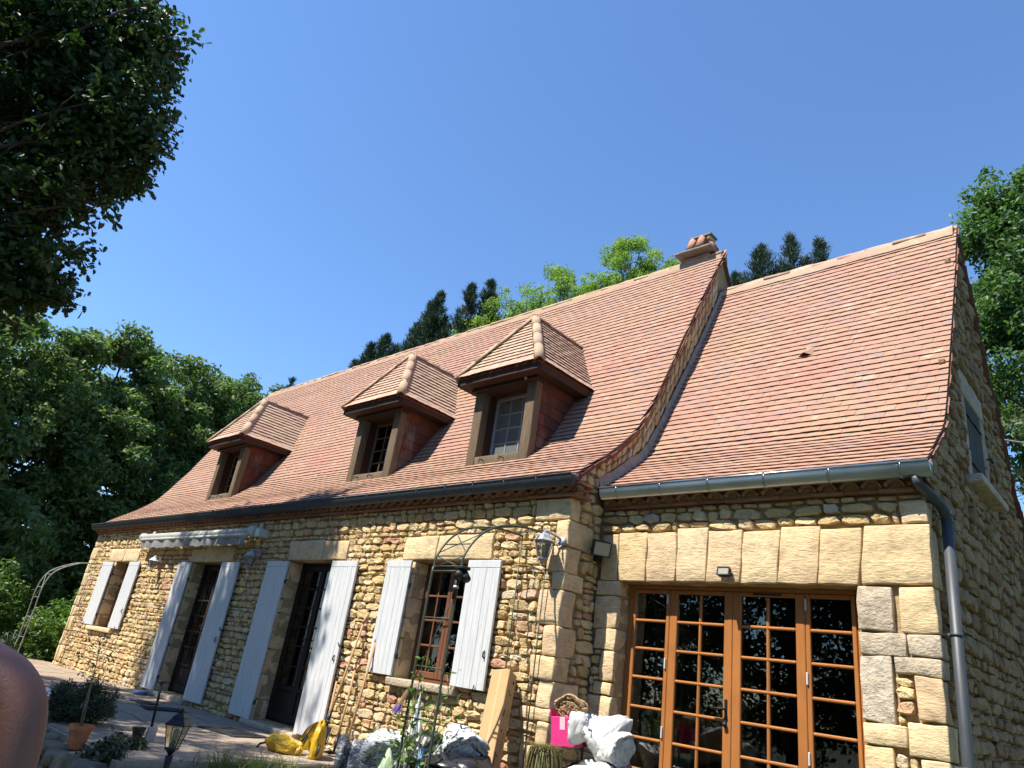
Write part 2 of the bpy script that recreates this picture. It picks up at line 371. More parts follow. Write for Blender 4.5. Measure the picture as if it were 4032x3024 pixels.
def plastic_bag(name, c, rough=.35, trans=.0, streak=None):
    m, nt, b, o = newmat(name); p = pos(nt); n = noise(nt, p, 7, 6, .7); n2 = noise(nt, pos(nt, (2, 2, 9)), 9, 4)
    cc = mixc(nt, 1.0, c, ramp(nt, n, [(.3, (.75,)*3), (.6, (1, 1, 1))]), 'MULTIPLY')
    if streak: cc = mixc(nt, ramp(nt, n2, [(.52, (0, 0, 0)), (.6, (1, 1, 1))]), cc, streak)
    L(nt, cc, b.inputs['Base Color']); setp(b, Roughness=rough); b.inputs['Specular IOR Level'].default_value = .5
    w = N(nt, 'ShaderNodeTexNoise', noise_type='RIDGED_MULTIFRACTAL'); w.inputs['Scale'].default_value = 7; w.inputs['Detail'].default_value = 3; w.inputs['Distortion'].default_value = 1.6; L(nt, pos(nt, (1, 1, .55)), w.inputs['Vector'])
    bump(nt, b, math_(nt, 'ADD', n, math_(nt, 'MULTIPLY', w.outputs[0], .6)), .3, .015); return m
M['white_bag'] = plastic_bag('white_plastic_sack', (.58, .59, .60), .4)
M['black_bag'] = plastic_bag('black_plastic_sack', (.02, .02, .024), .3)
M['printed_bag'] = plastic_bag('printed_compost_sack', (.56, .58, .58), .4, 0, (.05, .055, .06))
M['grey_bag'] = plastic_bag('grey_printed_sack', (.10, .105, .12), .4, 0, (.34, .35, .37))
M['green_bag'] = plastic_bag('pale_green_sack', (.36, .47, .29), .4)
M['sheet'] = plastic_bag('white_dust_sheet', (.58, .58, .57), .7)
M['paper'] = plastic_bag('brown_wrapping_paper', (.40, .27, .14), .8)
M['yellow'] = plastic_bag('yellow_tarpaulin', (.52, .33, .015), .4)
M['pink'] = simple('pink_cardboard', (.62, .03, .20), .6, 0, .12, 8, .05)
M['tape'] = simple('packing_tape', (.75, .5, .55), .3, 0, .1, 8, 0)
M['cardboard'] = simple('cardboard', (.44, .285, .14), .8, 0, .14, 6, .1, .004, .2, (4, 4, 1))
M['ink'] = simple('black_print', (.03, .025, .022), .8, 0, .2, 8, 0)
def skin_mat():
    m, nt, b, o = newmat('skin'); p = pos(nt); n1 = noise(nt, p, 9, 5, .6); n2 = noise(nt, p, 160, 3, .6); n3 = noise(nt, p, 190, 2, .5)
    c = mixc(nt, n1, (.15, .062, .045), (.22, .098, .068)); c = mixc(nt, ramp(nt, n3, [(.64, (0, 0, 0)), (.72, (.45,)*3)]), c, (.12, .05, .035))
    L(nt, c, b.inputs['Base Color']); setp(b, Roughness=.5); b.inputs['Subsurface Weight'].default_value = .15; b.inputs['Subsurface Scale'].default_value = .01
    bump(nt, b, math_(nt, 'ADD', n2, n1), .3, .003); return m
M['skin'] = skin_mat()
M['shirt'] = simple('dark_vest_fabric', (.05, .055, .08), .9, 0, .2, 60)
M['hair'] = simple('brown_hair', (.05, .03, .02), .7, 0, .3, 60)
M['slate'] = simple('chimney_slab', (.20, .18, .165), .9, 0, .35, 12, .6, .01)
M['blue_plastic'] = simple('blue_plastic', (.06, .14, .32), .4, 0, .2, 8)
M['ladder'] = simple('aluminium_ladder', (.55, .55, .55), .4, .4, .1, 8, 0)
M['cable'] = simple('grey_cable', (.35, .36, .38), .5, 0, .1, 8, 0)
def ground_mat():
    m, nt, b, o = newmat('ground'); p = pos(nt); n = noise(nt, p, 1.2, 6); n2 = noise(nt, p, 30, 4)
    c = ramp(nt, n, [(.3, (.03, .05, .016)), (.5, (.055, .065, .025)), (.66, (.10, .085, .05)), (.82, (.15, .12, .08))])
    c = mixc(nt, .6, c, ramp(nt, n2, [(.3, (.6,)*3), (.7, (1.2,)*3)]), 'MULTIPLY')
    L(nt, c, b.inputs['Base Color']); setp(b, Roughness=.95); bump(nt, b, n2, .8, .03); return m
M['ground'] = ground_mat()
M['flag'] = stone_mat('terrace_flagstone', [(0, (.33, .265, .205)), (.35, (.36, .295, .23)), (.7, (.30, .245, .195)), (1, (.345, .275, .21))], .3, (1, 1, 1), .5, .4, .006)
M['joint'] = simple('terrace_joint', (.30, .26, .21), .95, 0, .3, 20, .5, .01)

# ------------------------------------------------------------------ crumpled cloth shapes, settled by a short cloth simulation
def cloth_variant(seed, size, shrink, frames, nu, nv, core, bend, amp=.3):
    def ell(sz, a, b):
        mb = MB()
        for j in range(b+1):
            ph = math.pi*j/b
            for i in range(a):
                th = 2*math.pi*i/a; d = Vector((math.sin(ph)*math.cos(th), math.sin(ph)*math.sin(th), math.cos(ph)))
                r = 1+amp*mnoise.noise(d*1.6+Vector((seed*5, seed, 0)))+.03*mnoise.noise(d*9+Vector((seed, 0, 0)))
                mb.v.append((d.x*sz[0]*r, d.y*sz[1]*r, max(d.z*sz[2]*r, -size[2]*.8)))
        for j in range(b):
            for i in range(a): mb.f.append((j*a+i, (j+1)*a+i, (j+1)*a+(i+1) % a, j*a+(i+1) % a))
        return mb
    o = ell(size, nu, nv).build('cloth_shape', None); co = ell([q*core for q in size], 20, 14).build('cloth_core', None)
    fl = MB().box(-2, 2, -2, 2, -size[2]*.8-.1, -size[2]*.8-.008).build('cloth_floor', None)
    for q in (co, fl): q.modifiers.new('collision', 'COLLISION'); q.collision.thickness_outer = .004
    m = o.modifiers.new('cloth', 'CLOTH'); s = m.settings; s.quality = 4; s.mass = .2; s.shrink_min = shrink
    s.tension_stiffness = 15; s.compression_stiffness = 15; s.bending_stiffness = bend; s.shear_stiffness = 5
    m.collision_settings.use_self_collision = True; m.collision_settings.self_distance_min = .004; m.collision_settings.distance_min = .004
    m.point_cache.frame_start = 1; m.point_cache.frame_end = frames
    for f in range(1, frames+1): scene.frame_set(f)
    me = bpy.data.meshes.new_from_object(o.evaluated_get(bpy.context.evaluated_depsgraph_get()))
    V = np.empty(len(me.vertices)*3, np.float32); me.vertices.foreach_get('co', V); V = V.reshape(-1, 3).astype(float)
    F = [tuple(q.vertices) for q in me.polygons]
    for q in (o, co, fl): bpy.data.objects.remove(q)
    bpy.data.meshes.remove(me); scene.frame_set(1)
    lo, hi = np.percentile(V, 1, axis=0), np.percentile(V, 99, axis=0); V = (V-(lo+hi)/2)/((hi-lo)/2)
    return np.clip(V, -1.4, 1.4), F
CLOTH = [cloth_variant(1, (.22, .20, .20), -.55, 14, 60, 42, .80, .02), cloth_variant(2, (.25, .20, .16), -.75, 16, 66, 44, .70, .006),
         cloth_variant(3, (.18, .17, .26), -.30, 13, 56, 44, .80, .04), cloth_variant(4, (.30, .24, .18), -.75, 16, 72, 46, .70, .006)]
# ------------------------------------------------------------------ ground and terrace
LM, LX, D = 14.571, 17.783, 0.56
def ground_z(x, y):
    t = max(0.0, min(1.0, (-y-0.2)/4.5)); z = -0.16 - 0.36*t*t*(3-2*t)
    if x < 12: z -= 0.3*min(1, (12-x)/1.5)*min(1.0, max(0.0, (-y-2.4)))
    d = math.hypot(x-14, y+1)
    return z + 0.03*mnoise.noise(Vector((x*.6, y*.6, 0))) + (0 if d < 30 else 0.0)
gx = sorted(set([-600, -250, -120, -60, -40, -28] + [round(-20+i*1.0, 2) for i in range(28)] + [round(8+i*.4, 2) for i in range(40)] + [26, 30, 40, 60, 120, 250, 600]))
gy = sorted(set([-600, -250, -120, -60, -35, -22] + [round(-15+i*.5, 2) for i in range(36)] + [4, 7, 10, 14, 20, 30, 45, 80, 150, 300, 600]))
gv = [(x, y, ground_z(x, y)) for y in gy for x in gx]; nx = len(gx)
gf = [(j*nx+i, j*nx+i+1, (j+1)*nx+i+1, (j+1)*nx+i) for j in range(len(gy)-1) for i in range(nx-1)]
g = MB().add(gv, gf).build('ground', M['ground'], None, True); tag(g, kind='structure')
# terrace slab and its flagstones
TX0, TX1 = -1.2, 12.3
def terr_front(x): return -2.35 - 0.05*x + 0.06*math.sin(x*1.7)
tb = MB(); tp = [(TX0+i*.9, terr_front(TX0+i*.9)) for i in range(16)]
n = len(tp); tv = [(x, y, 0.0) for x, y in tp]+[(x, .1, 0.0) for x, y in tp]+[(x, y, -.75) for x, y in tp]+[(x, .1, -.75) for x, y in tp]
tf = []
for i in range(n-1): tf += [(i, i+1, n+i+1, n+i), (2*n+i, 2*n+i+1, i+1, i)]
tf += [(0, n, 3*n, 2*n), (n-1, 3*n-1, 4*n-1, 2*n-1)]
terrace = tb.add(tv, tf).build('terrace', M['joint']); tag(terrace, kind='structure')
fx = [TX0]
while fx[-1] < TX1-.3: fx.append(fx[-1]+random.uniform(.42, .72))
fx[-1] = TX1
rows = 5
gridp = {}
for i, x in enumerate(fx):
    for j in range(rows+1):
        yf = terr_front(x)+.03
        y = yf*(1-j/rows) + (-.02)*(j/rows)
        jx = random.uniform(-.13, .13) if 0 < i < len(fx)-1 else 0
        jy = random.uniform(-.11, .11) if 0 < j < rows else 0
        gridp[i, j] = Vector((x+jx, y+jy, 0))
for i in range(len(fx)-1):
    for j in range(rows):
        q = [gridp[i, j], gridp[i+1, j], gridp[i+1, j+1], gridp[i, j+1]]
        c = sum(q, Vector())/4; top = .012+random.uniform(0, .004)
        o = [c+(p-c)*(1-.018/max(.15, (p-c).length)) for p in q]
        mb = MB().add([(p.x-c.x, p.y-c.y, .001) for p in o]+[(p.x*.99+c.x*.01-c.x, p.y*.99+c.y*.01-c.y, top) for p in o],
                      [(4, 5, 6, 7), (0, 1, 5, 4), (1, 2, 6, 5), (2, 3, 7, 6), (3, 0, 4, 7)])
        f = mb.build('flagstone', M['flag'], terrace); f.location = (c.x, c.y, 0)

# ------------------------------------------------------------------ the house
house = empty('stone_house', (LM, 3.2, 0), label='golden stone farmhouse with steep terracotta roof, three dormers and white shutters', cat='house')
bpy.context.view_layer.update()
HW = house.matrix_world.inverted()
def child(o, parent):
    """parent without moving"""
    o.parent = parent; o.matrix_parent_inverse = parent_inv(parent); return o
def parent_inv(p):
    m = Matrix.Identity(4)
    chain = []
    while p is not None: chain.append(p); p = p.parent
    for q in reversed(chain): m = m @ q.matrix_parent_inverse @ q.matrix_basis if q.parent else m @ q.matrix_basis
    return m.inverted()
def part(mb, name, mat, parent, smooth=False):
    return child(meshobj(name, mb.mesh(name, mat, smooth)), parent)
def pbox(name, mat, parent, x0, x1, y0, y1, z0, z1, c=0.0): return part(MB().box(x0, x1, y0, y1, z0, z1, c), name, mat, parent)
def place(name, me, parent, M4):
    o = bpy.data.objects.new(name, me); col.objects.link(o); o.parent = parent
    o.matrix_parent_inverse = parent_inv(parent); o.matrix_basis = M4; return o

MPROF = [(-.10, 3.150), (0, 3.213), (.244, 3.405), (.54, 3.62), (.82, 3.858), (1.05, 4.088), (1.213, 4.326), (1.416, 4.658), (1.666, 5.099), (1.972, 5.695), (2.308, 6.322), (2.727, 7.097), (3.228, 7.97)]
EPROF = [(.44, 3.150), (.626, 3.282), (.943, 3.517), (1.16, 3.680), (1.32, 3.84), (1.485, 4.085), (1.697, 4.431), (1.998, 4.957), (2.373, 5.60), (2.785, 6.335), (3.05, 6.84), (3.25, 7.225)]
def interp(prof, y):
    if y <= prof[0][0]: a, b = prof[0], prof[1]
    elif y >= prof[-1][0]: a, b = prof[-2], prof[-1]
    else:
        for a, b in zip(prof, prof[1:]):
            if a[0] <= y <= b[0]: break
    return a[1]+(b[1]-a[1])*(y-a[0])/(b[0]-a[0])
def inv(prof, z):
    for a, b in zip(prof, prof[1:]):
        if a[1] <= z <= b[1]: return a[0]+(b[0]-a[0])*(z-a[1])/(b[1]-a[1])
    return prof[-1][0] if z > prof[-1][1] else prof[0][0]
MR_Y, ER_Y = 3.228, 3.25
MBK, EBK = 2*MR_Y, 2*ER_Y - .1
def mirror(prof, ry): return [(2*ry-y, z) for y, z in reversed(prof[:-1])]

# --- wall cores (mortar), with openings
OPEN = [(1.82, 2.82, .93, 2.30), (5.80, 7.10, .10, 2.285), (9.20, 10.45, .10, 2.305), (12.18, 13.22, .93, 2.30)]
EOPEN = [(14.875, 17.22, -.12, 2.19)]
def wall_core(name, x0, x1, z0, z1, y0, y1, opens):
    xs = sorted(set([x0, x1]+[a for o in opens for a in o[:2]])); zs = sorted(set([z0, z1]+[a for o in opens for a in o[2:]]))
    mb = MB()
    def solid(i, k):
        if not (0 <= i < len(xs)-1 and 0 <= k < len(zs)-1): return False
        cx, cz = (xs[i]+xs[i+1])/2, (zs[k]+zs[k+1])/2
        return not any(o[0] < cx < o[1] and o[2] < cz < o[3] for o in opens)
    for i in range(len(xs)-1):
        for k in range(len(zs)-1):
            if not solid(i, k): continue
            a, b, c, d = xs[i], xs[i+1], zs[k], zs[k+1]
            mb.add([(a, y0, c), (b, y0, c), (b, y0, d), (a, y0, d)], [(0, 1, 2, 3)])
            mb.add([(a, y1, c), (b, y1, c), (b, y1, d), (a, y1, d)], [(3, 2, 1, 0)])
            if not solid(i-1, k): mb.add([(a, y0, c), (a, y1, c), (a, y1, d), (a, y0, d)], [(3, 2, 1, 0)])
            if not solid(i+1, k): mb.add([(b, y0, c), (b, y1, c), (b, y1, d), (b, y0, d)], [(0, 1, 2, 3)])
            if not solid(i, k-1): mb.add([(a, y0, c), (b, y0, c), (b, y1, c), (a, y1, c)], [(3, 2, 1, 0)])
            if not solid(i, k+1): mb.add([(a, y0, d), (b, y0, d), (b, y1, d), (a, y1, d)], [(0, 1, 2, 3)])
    return part(mb, name, M['mortar'], house)
W_MAIN = wall_core('front_wall', .02, LM-.03, -.6, 3.14, .018, .40, OPEN)
W_EXT = wall_core('extension_wall', LM-.02, LX-.03, -.6, 3.14, D+.025, D+.40, EOPEN)
def gable(name, x0, x1, prof, ry, y0, back, drop=.05):
    pts = [(y0, -.6)]+[(y, z-drop) for y, z in prof if y > y0]+[(y, z-drop) for y, z in mirror(prof, ry) if y < back]+[(back, -.6)]
    pts[0] = (y0, -.6); pts.insert(1, (y0, interp(prof, y0)-drop)); pts.insert(len(pts)-1, (back, interp(prof, 2*ry-back)-drop))
    n = len(pts); mb = MB().add([(x0, y, z) for y, z in pts]+[(x1, y, z) for y, z in pts],
        [tuple(range(n))[::-1], tuple(range(n, 2*n))]+[(i, (i+1) % n, n+(i+1) % n, n+i) for i in range(n)])
    return part(mb, name, M['mortar'], house)
W_GM = gable('main_gable_wall', LM-.38, LM-.025, MPROF, MR_Y, .03, MBK)
W_GL = gable('far_gable_wall', .02, .4, MPROF, MR_Y, .03, MBK)
W_GE = gable('extension_gable_wall', LX-.38, LX-.025, EPROF, ER_Y, D+.03, EBK)
part(MB().box(.1, LM-.1, MBK-.35, MBK, -.6, 3.2), 'rear_wall', M['mortar'], house)
part(MB().box(LM-.1, LX-.1, EBK-.3, EBK-.02, -.6, 3.2), 'rear_wall', M['mortar'], house)
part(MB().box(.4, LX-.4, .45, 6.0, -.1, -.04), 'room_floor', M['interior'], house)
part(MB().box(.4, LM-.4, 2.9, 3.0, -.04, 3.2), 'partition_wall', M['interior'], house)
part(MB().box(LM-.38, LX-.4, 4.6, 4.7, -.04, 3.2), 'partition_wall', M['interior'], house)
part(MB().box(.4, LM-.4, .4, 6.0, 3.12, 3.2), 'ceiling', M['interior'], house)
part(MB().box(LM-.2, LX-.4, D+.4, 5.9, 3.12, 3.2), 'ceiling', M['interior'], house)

# --- roof decks (under the tiles)
def deck(name, x0, x1, prof, ry, off=-.02, th=.04):
    pts = [(y, z+off) for y, z in prof]+[(y, z+off) for y, z in mirror(prof, ry)]
    n = len(pts)
    lo = [(y, z-th) for y, z in pts]
    vs = [(x, y, z) for x in (x0, x1) for y, z in pts+lo]
    fs = []
    for i in range(n-1):
        fs += [(i, 2*n+i, 2*n+i+1, i+1), (n+i, n+i+1, 3*n+i+1, 3*n+i), (i, i+1, n+i+1, n+i), (2*n+i, 3*n+i, 3*n+i+1, 2*n+i+1)]
    fs += [(0, n, 3*n, 2*n), (n-1, 3*n-1, 4*n-1, 2*n-1)]
    return part(MB().add(vs, fs), name, M['verge'], house)
ROOF_M = deck('main_roof', -.06, LM+.03, MPROF, MR_Y)
ROOF_E = deck('extension_roof', LM+.0, LX+.03, EPROF, ER_Y)

# --- rubble stones
NV = 22
def stone_variant(k):
    r = random.Random(100+k); n = 10; vs = []; ph = r.uniform(0, .6); ring = []
    sk = r.uniform(-.16, .16); tp = r.uniform(-.14, .14)
    for i in range(n):
        a = 2*math.pi*i/n+ph+r.uniform(-.2, .2); c, s = math.cos(a), math.sin(a)
        q = 1/max(abs(c), abs(s))**.8*r.uniform(.84, 1.04); x, y = c*q*.5, s*q*.5
        ring.append((x*(1+tp*y*2)+sk*y*.5, y+sk*x*.25))
    mx = max(abs(v[0]) for v in ring); my = max(abs(v[1]) for v in ring)
    ring = [(v[0]/mx*.5, v[1]/my*.5) for v in ring]
    gx, gy = r.uniform(-.35, .35), r.uniform(-.35, .35)
    for x, y in ring: vs.append((x, .35, y))                               # behind the mortar face
    for x, y in ring: vs.append((x*(.985+r.uniform(-.04, .015)), -.74+gx*x+gy*y+r.uniform(-.14, .14), y*(.98+r.uniform(-.05, .02))))
    for x, y in ring:
        q = r.uniform(.74, .90); vs.append((x*q+r.uniform(-.03, .03), -1.0+gx*x+gy*y+r.uniform(-.16, .14), y*q+r.uniform(-.03, .03)))
    vs.append((r.uniform(-.18, .18), -1.0+r.uniform(-.18, .12), r.uniform(-.15, .15)))
    fs = []
    for lv in (0, 1):
        for i in range(n): fs.append((lv*n+i, lv*n+(i+1) % n, (lv+1)*n+(i+1) % n, (lv+1)*n+i))
    for i in range(n): fs.append((2*n+i, 2*n+(i+1) % n, 3*n))
    return vs, fs
SV = [stone_variant(k) for k in range(NV)]
SME = [MB().add(*s).mesh('stone', M['stone'], False) for s in SV]+[MB().add(*s).mesh('stone', M['shaded_gable_stone'], False) for s in SV]
SV = SV+SV
ALLST = []      # (score, matrix, variant, wall)
def add_stone(u0, u1, v0, v1, kind, at, wall, proud=.050, base=.020, tilt=0, shear=0):
    w, h = u1-u0, v1-v0; cu, cv = (u0+u1)/2, (v0+v1)/2
    k = random.randrange(NV); sx = random.choice((-1, 1)); sz = random.choice((-1, 1)); dp = proud*random.uniform(.75, 1.25)*min(1.15, .6+min(w, h)*3.5)
    rot = Matrix.Rotation(random.uniform(-.05, .05), 4, 'Y') @ Matrix.Rotation(random.gauss(0, .07), 4, 'X') @ Matrix.Rotation(random.gauss(0, .07), 4, 'Z')
    S = rot @ Matrix.Diagonal((sx*w, dp, sz*h, 1))
    if sx*sz < 0: S = rot @ Matrix.Diagonal((w, dp, h, 1))
    if shear: S = Matrix(((1, 0, 0, 0), (0, 1, 0, 0), (shear, 0, 1, 0), (0, 0, 0, 1))) @ Matrix.Diagonal((w, dp, h, 1))
    if kind == 'front': T = Matrix.Translation((cu, at+base, cv))
    else: T = Matrix.Translation((at-base, cu, cv)) @ Matrix.Rotation(R(90), 4, 'Z')
    Mx = T @ S; c = Mx.translation; d = (CAM-c)
    nrm = Vector((0, -1, 0)) if kind == 'front' else Vector((1, 0, 0))
    sc = w*h*max(0, nrm.dot(d.normalized()))/d.length_squared if in_view(c, 0) else 0
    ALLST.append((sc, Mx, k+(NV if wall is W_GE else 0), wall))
def fill(u0, u1, v0, v1, obst, kind, at, wall, hmin=.045, hmax=.12, wmin=.07, wmax=.32, clip=None, gap=.009, proud=.050):
    v = v0
    while v < v1-.03:
        h = random.uniform(hmin, hmax); top = min(v+h, v1)
        if v1-top < .04: top = v1
        cuts = sorted(set([u0, u1]+[a for o in obst for a in o[:2] if u0 < a < u1 and o[2] < top and o[3] > v]))
        for a, b in zip(cuts, cuts[1:]):
            mid = (a+b)/2; spans = [(v, top)]
            for o in obst:
                if o[0] <= mid <= o[1]:
                    ns = []
                    for s0, s1 in spans:
                        if o[3] <= s0 or o[2] >= s1: ns.append((s0, s1)); continue
                        if o[2]-s0 > .03: ns.append((s0, o[2]))
                        if s1-o[3] > .03: ns.append((o[3], s1))
                    spans = ns
            for s0, s1 in spans:
                u = a
                while u < b-.02:
                    hh = s1-s0
                    w = random.uniform(max(wmin, hh*.8), min(wmax, max(.14, hh*3.4)))
                    if random.random() < .12: w = random.uniform(wmin, wmin*1.5)
                    e = min(u+w, b)
                    if b-e < .05: e = b
                    j0, j1 = random.uniform(-.010, .010), random.uniform(-.010, .010)
                    r0, r1 = (u+gap*.5, e-gap*.5)
                    if random.random() < .10 and hh > .10 and r1-r0 < .24:
                        m = s0+hh*random.uniform(.4, .6); rects = [(r0, r1, s0+j0, m), (r0, r1, m+.008, s1+j1)]
                    else: rects = [(r0, r1, s0+j0+gap*.4, s1+j1-gap*.3)]
                    for q in rects:
                        if q[1]-q[0] > .025 and q[3]-q[2] > .022 and (clip is None or clip((q[0]+q[1])/2, (q[2]+q[3])/2, q)): add_stone(*q, kind, at, wall, proud)
                    u = e
        v = top
BLK = []
def vouss(x): return max(-.02, .11*min(1, max(0, (17.62-x)/.3))*(x-15.5)/1.7)
def block(name, mat, wall, x0, x1, y0, y1, z0, z1, r=.011, amp=.007, wedge=False):
    mb = rock_box(MB(), x0, x1, y0, y1, z0, z1, r, amp, random.uniform(0, 50))
    if wedge: mb.v = [(x+vouss(x)*(z-2.2), y, z) for x, y, z in mb.v]
    return part(mb, name, M[mat], wall, True)
G = .006
mob = []                                       # obstacles on the main front
eob = []
# openings
for o in OPEN: mob.append((o[0], o[1], o[2]-(.09 if o[2] > .5 else .2), o[3]))
eob.append((14.875, 17.22, -.7, 2.19))
# lintels
for a, b, z0, z1 in [(11.93, 12.545, 2.305, 2.59), (12.56, 13.50, 2.305, 2.60), (9.10, 10.04, 2.31, 2.60), (10.055, 10.66, 2.31, 2.58), (5.62, 6.19, 2.29, 2.52), (6.20, 7.30, 2.29, 2.55), (1.34, 2.15, 2.305, 2.58), (2.165, 3.03, 2.305, 2.57)]:
    block('lintel_block', 'dressed', W_MAIN, a, b, -.035, .2, z0, z1); mob.append((a-.01, b+.01, z0-.01, z1+.012))
ex = [14.845, 15.195, 15.535, 15.865, 16.212, 16.562, 16.906, 17.245]
for i, (a, b) in enumerate(zip(ex, ex[1:])):
    t = 2.685+(.012, 0, .035, .0, -.02, .012, -.012)[i]
    block('lintel_block', 'dressed', W_EXT, a+.005, b-.005, D-.03, D+.22, 2.195, t, .009, .007, True); eob.append((a-.01, b+.01, 2.18, t+.012))
# corner of the extension
for a, ret, z0, z1, mt in [(17.595, .14, 2.70, 2.885, 'dressed'), (17.262, .24, 2.205, 2.688, 'dressed'), (17.538, .12, 1.842, 2.19, 'dressed'), (17.58, .24, 1.674, 1.832, 'grey_block'), (17.471, .22, 1.535, 1.664, 'grey_block'),
                       (17.61, .15, 1.222, 1.525, 'dressed'), (17.535, .24, .978, 1.212, 'dressed'), (17.60, .14, .70, .968, 'dressed'), (17.46, .25, .42, .69, 'grey_block'), (17.60, .16, .12, .41, 'dressed'), (17.48, .26, -.3, .11, 'dressed')]:
    block('quoin_block', mt, W_EXT, a, LX+.012, D-.03, D+ret, z0, z1, .011, .009, z1 > 2.6 and z0 < 2.3); eob.append((a-.012, LX+.1, z0-.01, z1+.01))
for a, b, z0, z1, mt in [(17.222, 17.487, 1.845, 2.185, 'grey_block'), (17.222, 17.567, 1.664, 1.832, 'grey_block'), (17.222, 17.452, 1.181, 1.655, 'grey_block'), (17.222, 17.525, 1.024, 1.172, 'dressed'), (17.222, 17.42, .72, 1.01, 'dressed'), (17.222, 17.45, .40, .71, 'grey_block'), (17.222, 17.40, .1, .39, 'dressed'), (17.222, 17.47, -.3, .09, 'dressed')]:
    block('jamb_block', mt, W_EXT, a, b, D-.028, D+.24, z0, z1, .010, .008); eob.append((a-.01, b+.01, z0-.01, z1+.01))
for a, z0, z1 in [(14.63, 2.20, 2.68), (14.59, 2.045, 2.19), (14.585, 1.711, 2.035), (14.62, 1.504, 1.703), (14.72, 1.209, 1.49), (14.66, 1.077, 1.197), (14.60, .826, 1.067), (14.66, .55, .815), (14.60, .28, .54), (14.70, 0, .27), (14.6, -.3, -.01)]:
    b = 14.875 if z1 < 2.3 else 14.838
    block('jamb_block', 'dressed', W_EXT, a, b, D-.028, D+.24, z0, z1, .010, .008); eob.append((a-.01, b+.01, z0-.01, z1+.01))
# corner of the main block
rob = []
for fl, rl, z0, z1 in [(.47, .14, 2.726, 2.955), (.15, .41, 2.445, 2.715), (.25, .21, 2.18, 2.432), (.14, .31, 2.0, 2.17), (.29, .21, 1.65, 1.99), (.17, .27, 1.36, 1.635), (.30, .21, 1.14, 1.35), (.16, .40, .89, 1.13), (.36, .12, .772, .88), (.13, .22, .55, .76), (.30, .15, .30, .54), (.18, .3, .0, .29), (.3, .2, -.4, -.01)]:
    block('quoin_block', 'dressed', W_MAIN, LM-fl, LM+.012, -.03, rl, z0, z1, .012, .009)
    mob.append((LM-fl-.012, LM+.1, z0-.01, z1+.01)); rob.append((-.1, rl+.012, z0-.01, z1+.01))
z = -.2
k = 0
while z < 2.9:
    h = random.uniform(.2, .38); fl = (.18, .34)[k % 2]
    block('quoin_block', 'dressed', W_MAIN, -.012, fl, -.03, .3, z, min(z+h-.012, 2.95), .018, .009); mob.append((-.1, fl+.012, z-.01, z+h)); z += h; k += 1
# jambs of the main openings
for (a, b, z0, z1) in OPEN:
    for sd in (0, 1):
        z = z0-.02 if z0 > .5 else .0; k = sd
        while z < z1-.05:
            h = min(random.uniform(.2, .36), z1-z-.004); w = (.13, .25)[k % 2]; k += 1
            if z1-(z+h) < .1: h = z1-z-.004
            x0, x1 = (a-w, a) if sd == 0 else (b, b+w)
            block('jamb_block', 'dressed', W_MAIN, x0, x1, -.024, .215, z, z+h-.01, .014, .007); mob.append((x0-.008, x1+.008, z-.008, z+h)); z += h
# sills and thresholds
block('window_sill', 'grey_block', W_MAIN, 12.12, 13.29, -.10, .22, .845, .928, .012, .004); mob.append((12.1, 13.3, .84, .93))
block('window_sill', 'dressed', W_MAIN, 1.55, 2.95, -.10, .22, .845, .928, .012, .004); mob.append((1.53, 2.97, .84, .93))
block('door_step', 'grey_block', W_MAIN, 5.74, 7.22, -.16, .25, .012, .085, .012, .004); block('door_step', 'grey_block', W_MAIN, 9.14, 10.54, -.16, .25, .012, .085, .012, .004)
fill(.0, LM-.02, 0.0, 2.965, mob, 'front', 0, W_MAIN)
fill(11.3, LM-.02, -.25, 0.0, mob, 'front', 0, W_MAIN)
fill(LM+.02, LX-.02, 2.70, 2.945, eob, 'front', D, W_EXT, .09, .13, .12, .34)
fill(LM+.02, LX-.02, -.25, 2.70, eob, 'front', D, W_EXT, .055, .12, .09, .36)
# return of the main block above and below the extension roof
fill(.0, D-.01, -.25, 2.99, rob, 'side', LM, W_GM, .06, .15, .08, .26)
y = .46
while y < 3.05:
    w = random.uniform(.075, .115); yc = y+w/2; lo = interp(EPROF, yc)+.15; hi = interp(MPROF, yc)-.075; sl2 = (interp(MPROF, yc+.05)-interp(MPROF, yc-.05))/.1
    n2 = 2 if hi-lo < .36 else 3; cuts = [lo+(hi-lo)*(k/n2+random.uniform(-.06, .06)*(0 < k < n2)) for k in range(n2+1)]
    for c0, c1 in zip(cuts, cuts[1:]):
        add_stone(y+.004, y+w-.004, c0+.006, c1-.006, 'side', LM, W_GM, .032, .022, .0, sl2)
    y += w
fill(.02, .62, 2.99, 3.5, [], 'side', LM, W_GM, .06, .13, .08, .2, lambda y, z, q: z < interp(MPROF, y)-.05 and not (y > .44 and z > interp(EPROF, y)-.2 and z < interp(EPROF, y)+.2), .012, .05)
gob = [(2.40, 3.62, 3.64, 4.95), (2.2, 3.95, 3.52, 3.66)]+[(D-.1, D+.25, z0, z1) for z0, z1 in ((2.2, 2.69), (1.67, 1.83), (1.53, 1.66), (.97, 1.21), (.42, .69), (-.3, .11))]
def gab_clip(y, z, q):
    zz = interp(EPROF, y) if y < ER_Y else interp(EPROF, 2*ER_Y-y)
    return z < zz-.11
fill(D+.13, EBK-.1, -.25, 7.1, gob, 'side', LX, W_GE, .08, .17, .12, .4, gab_clip, .012, .05)
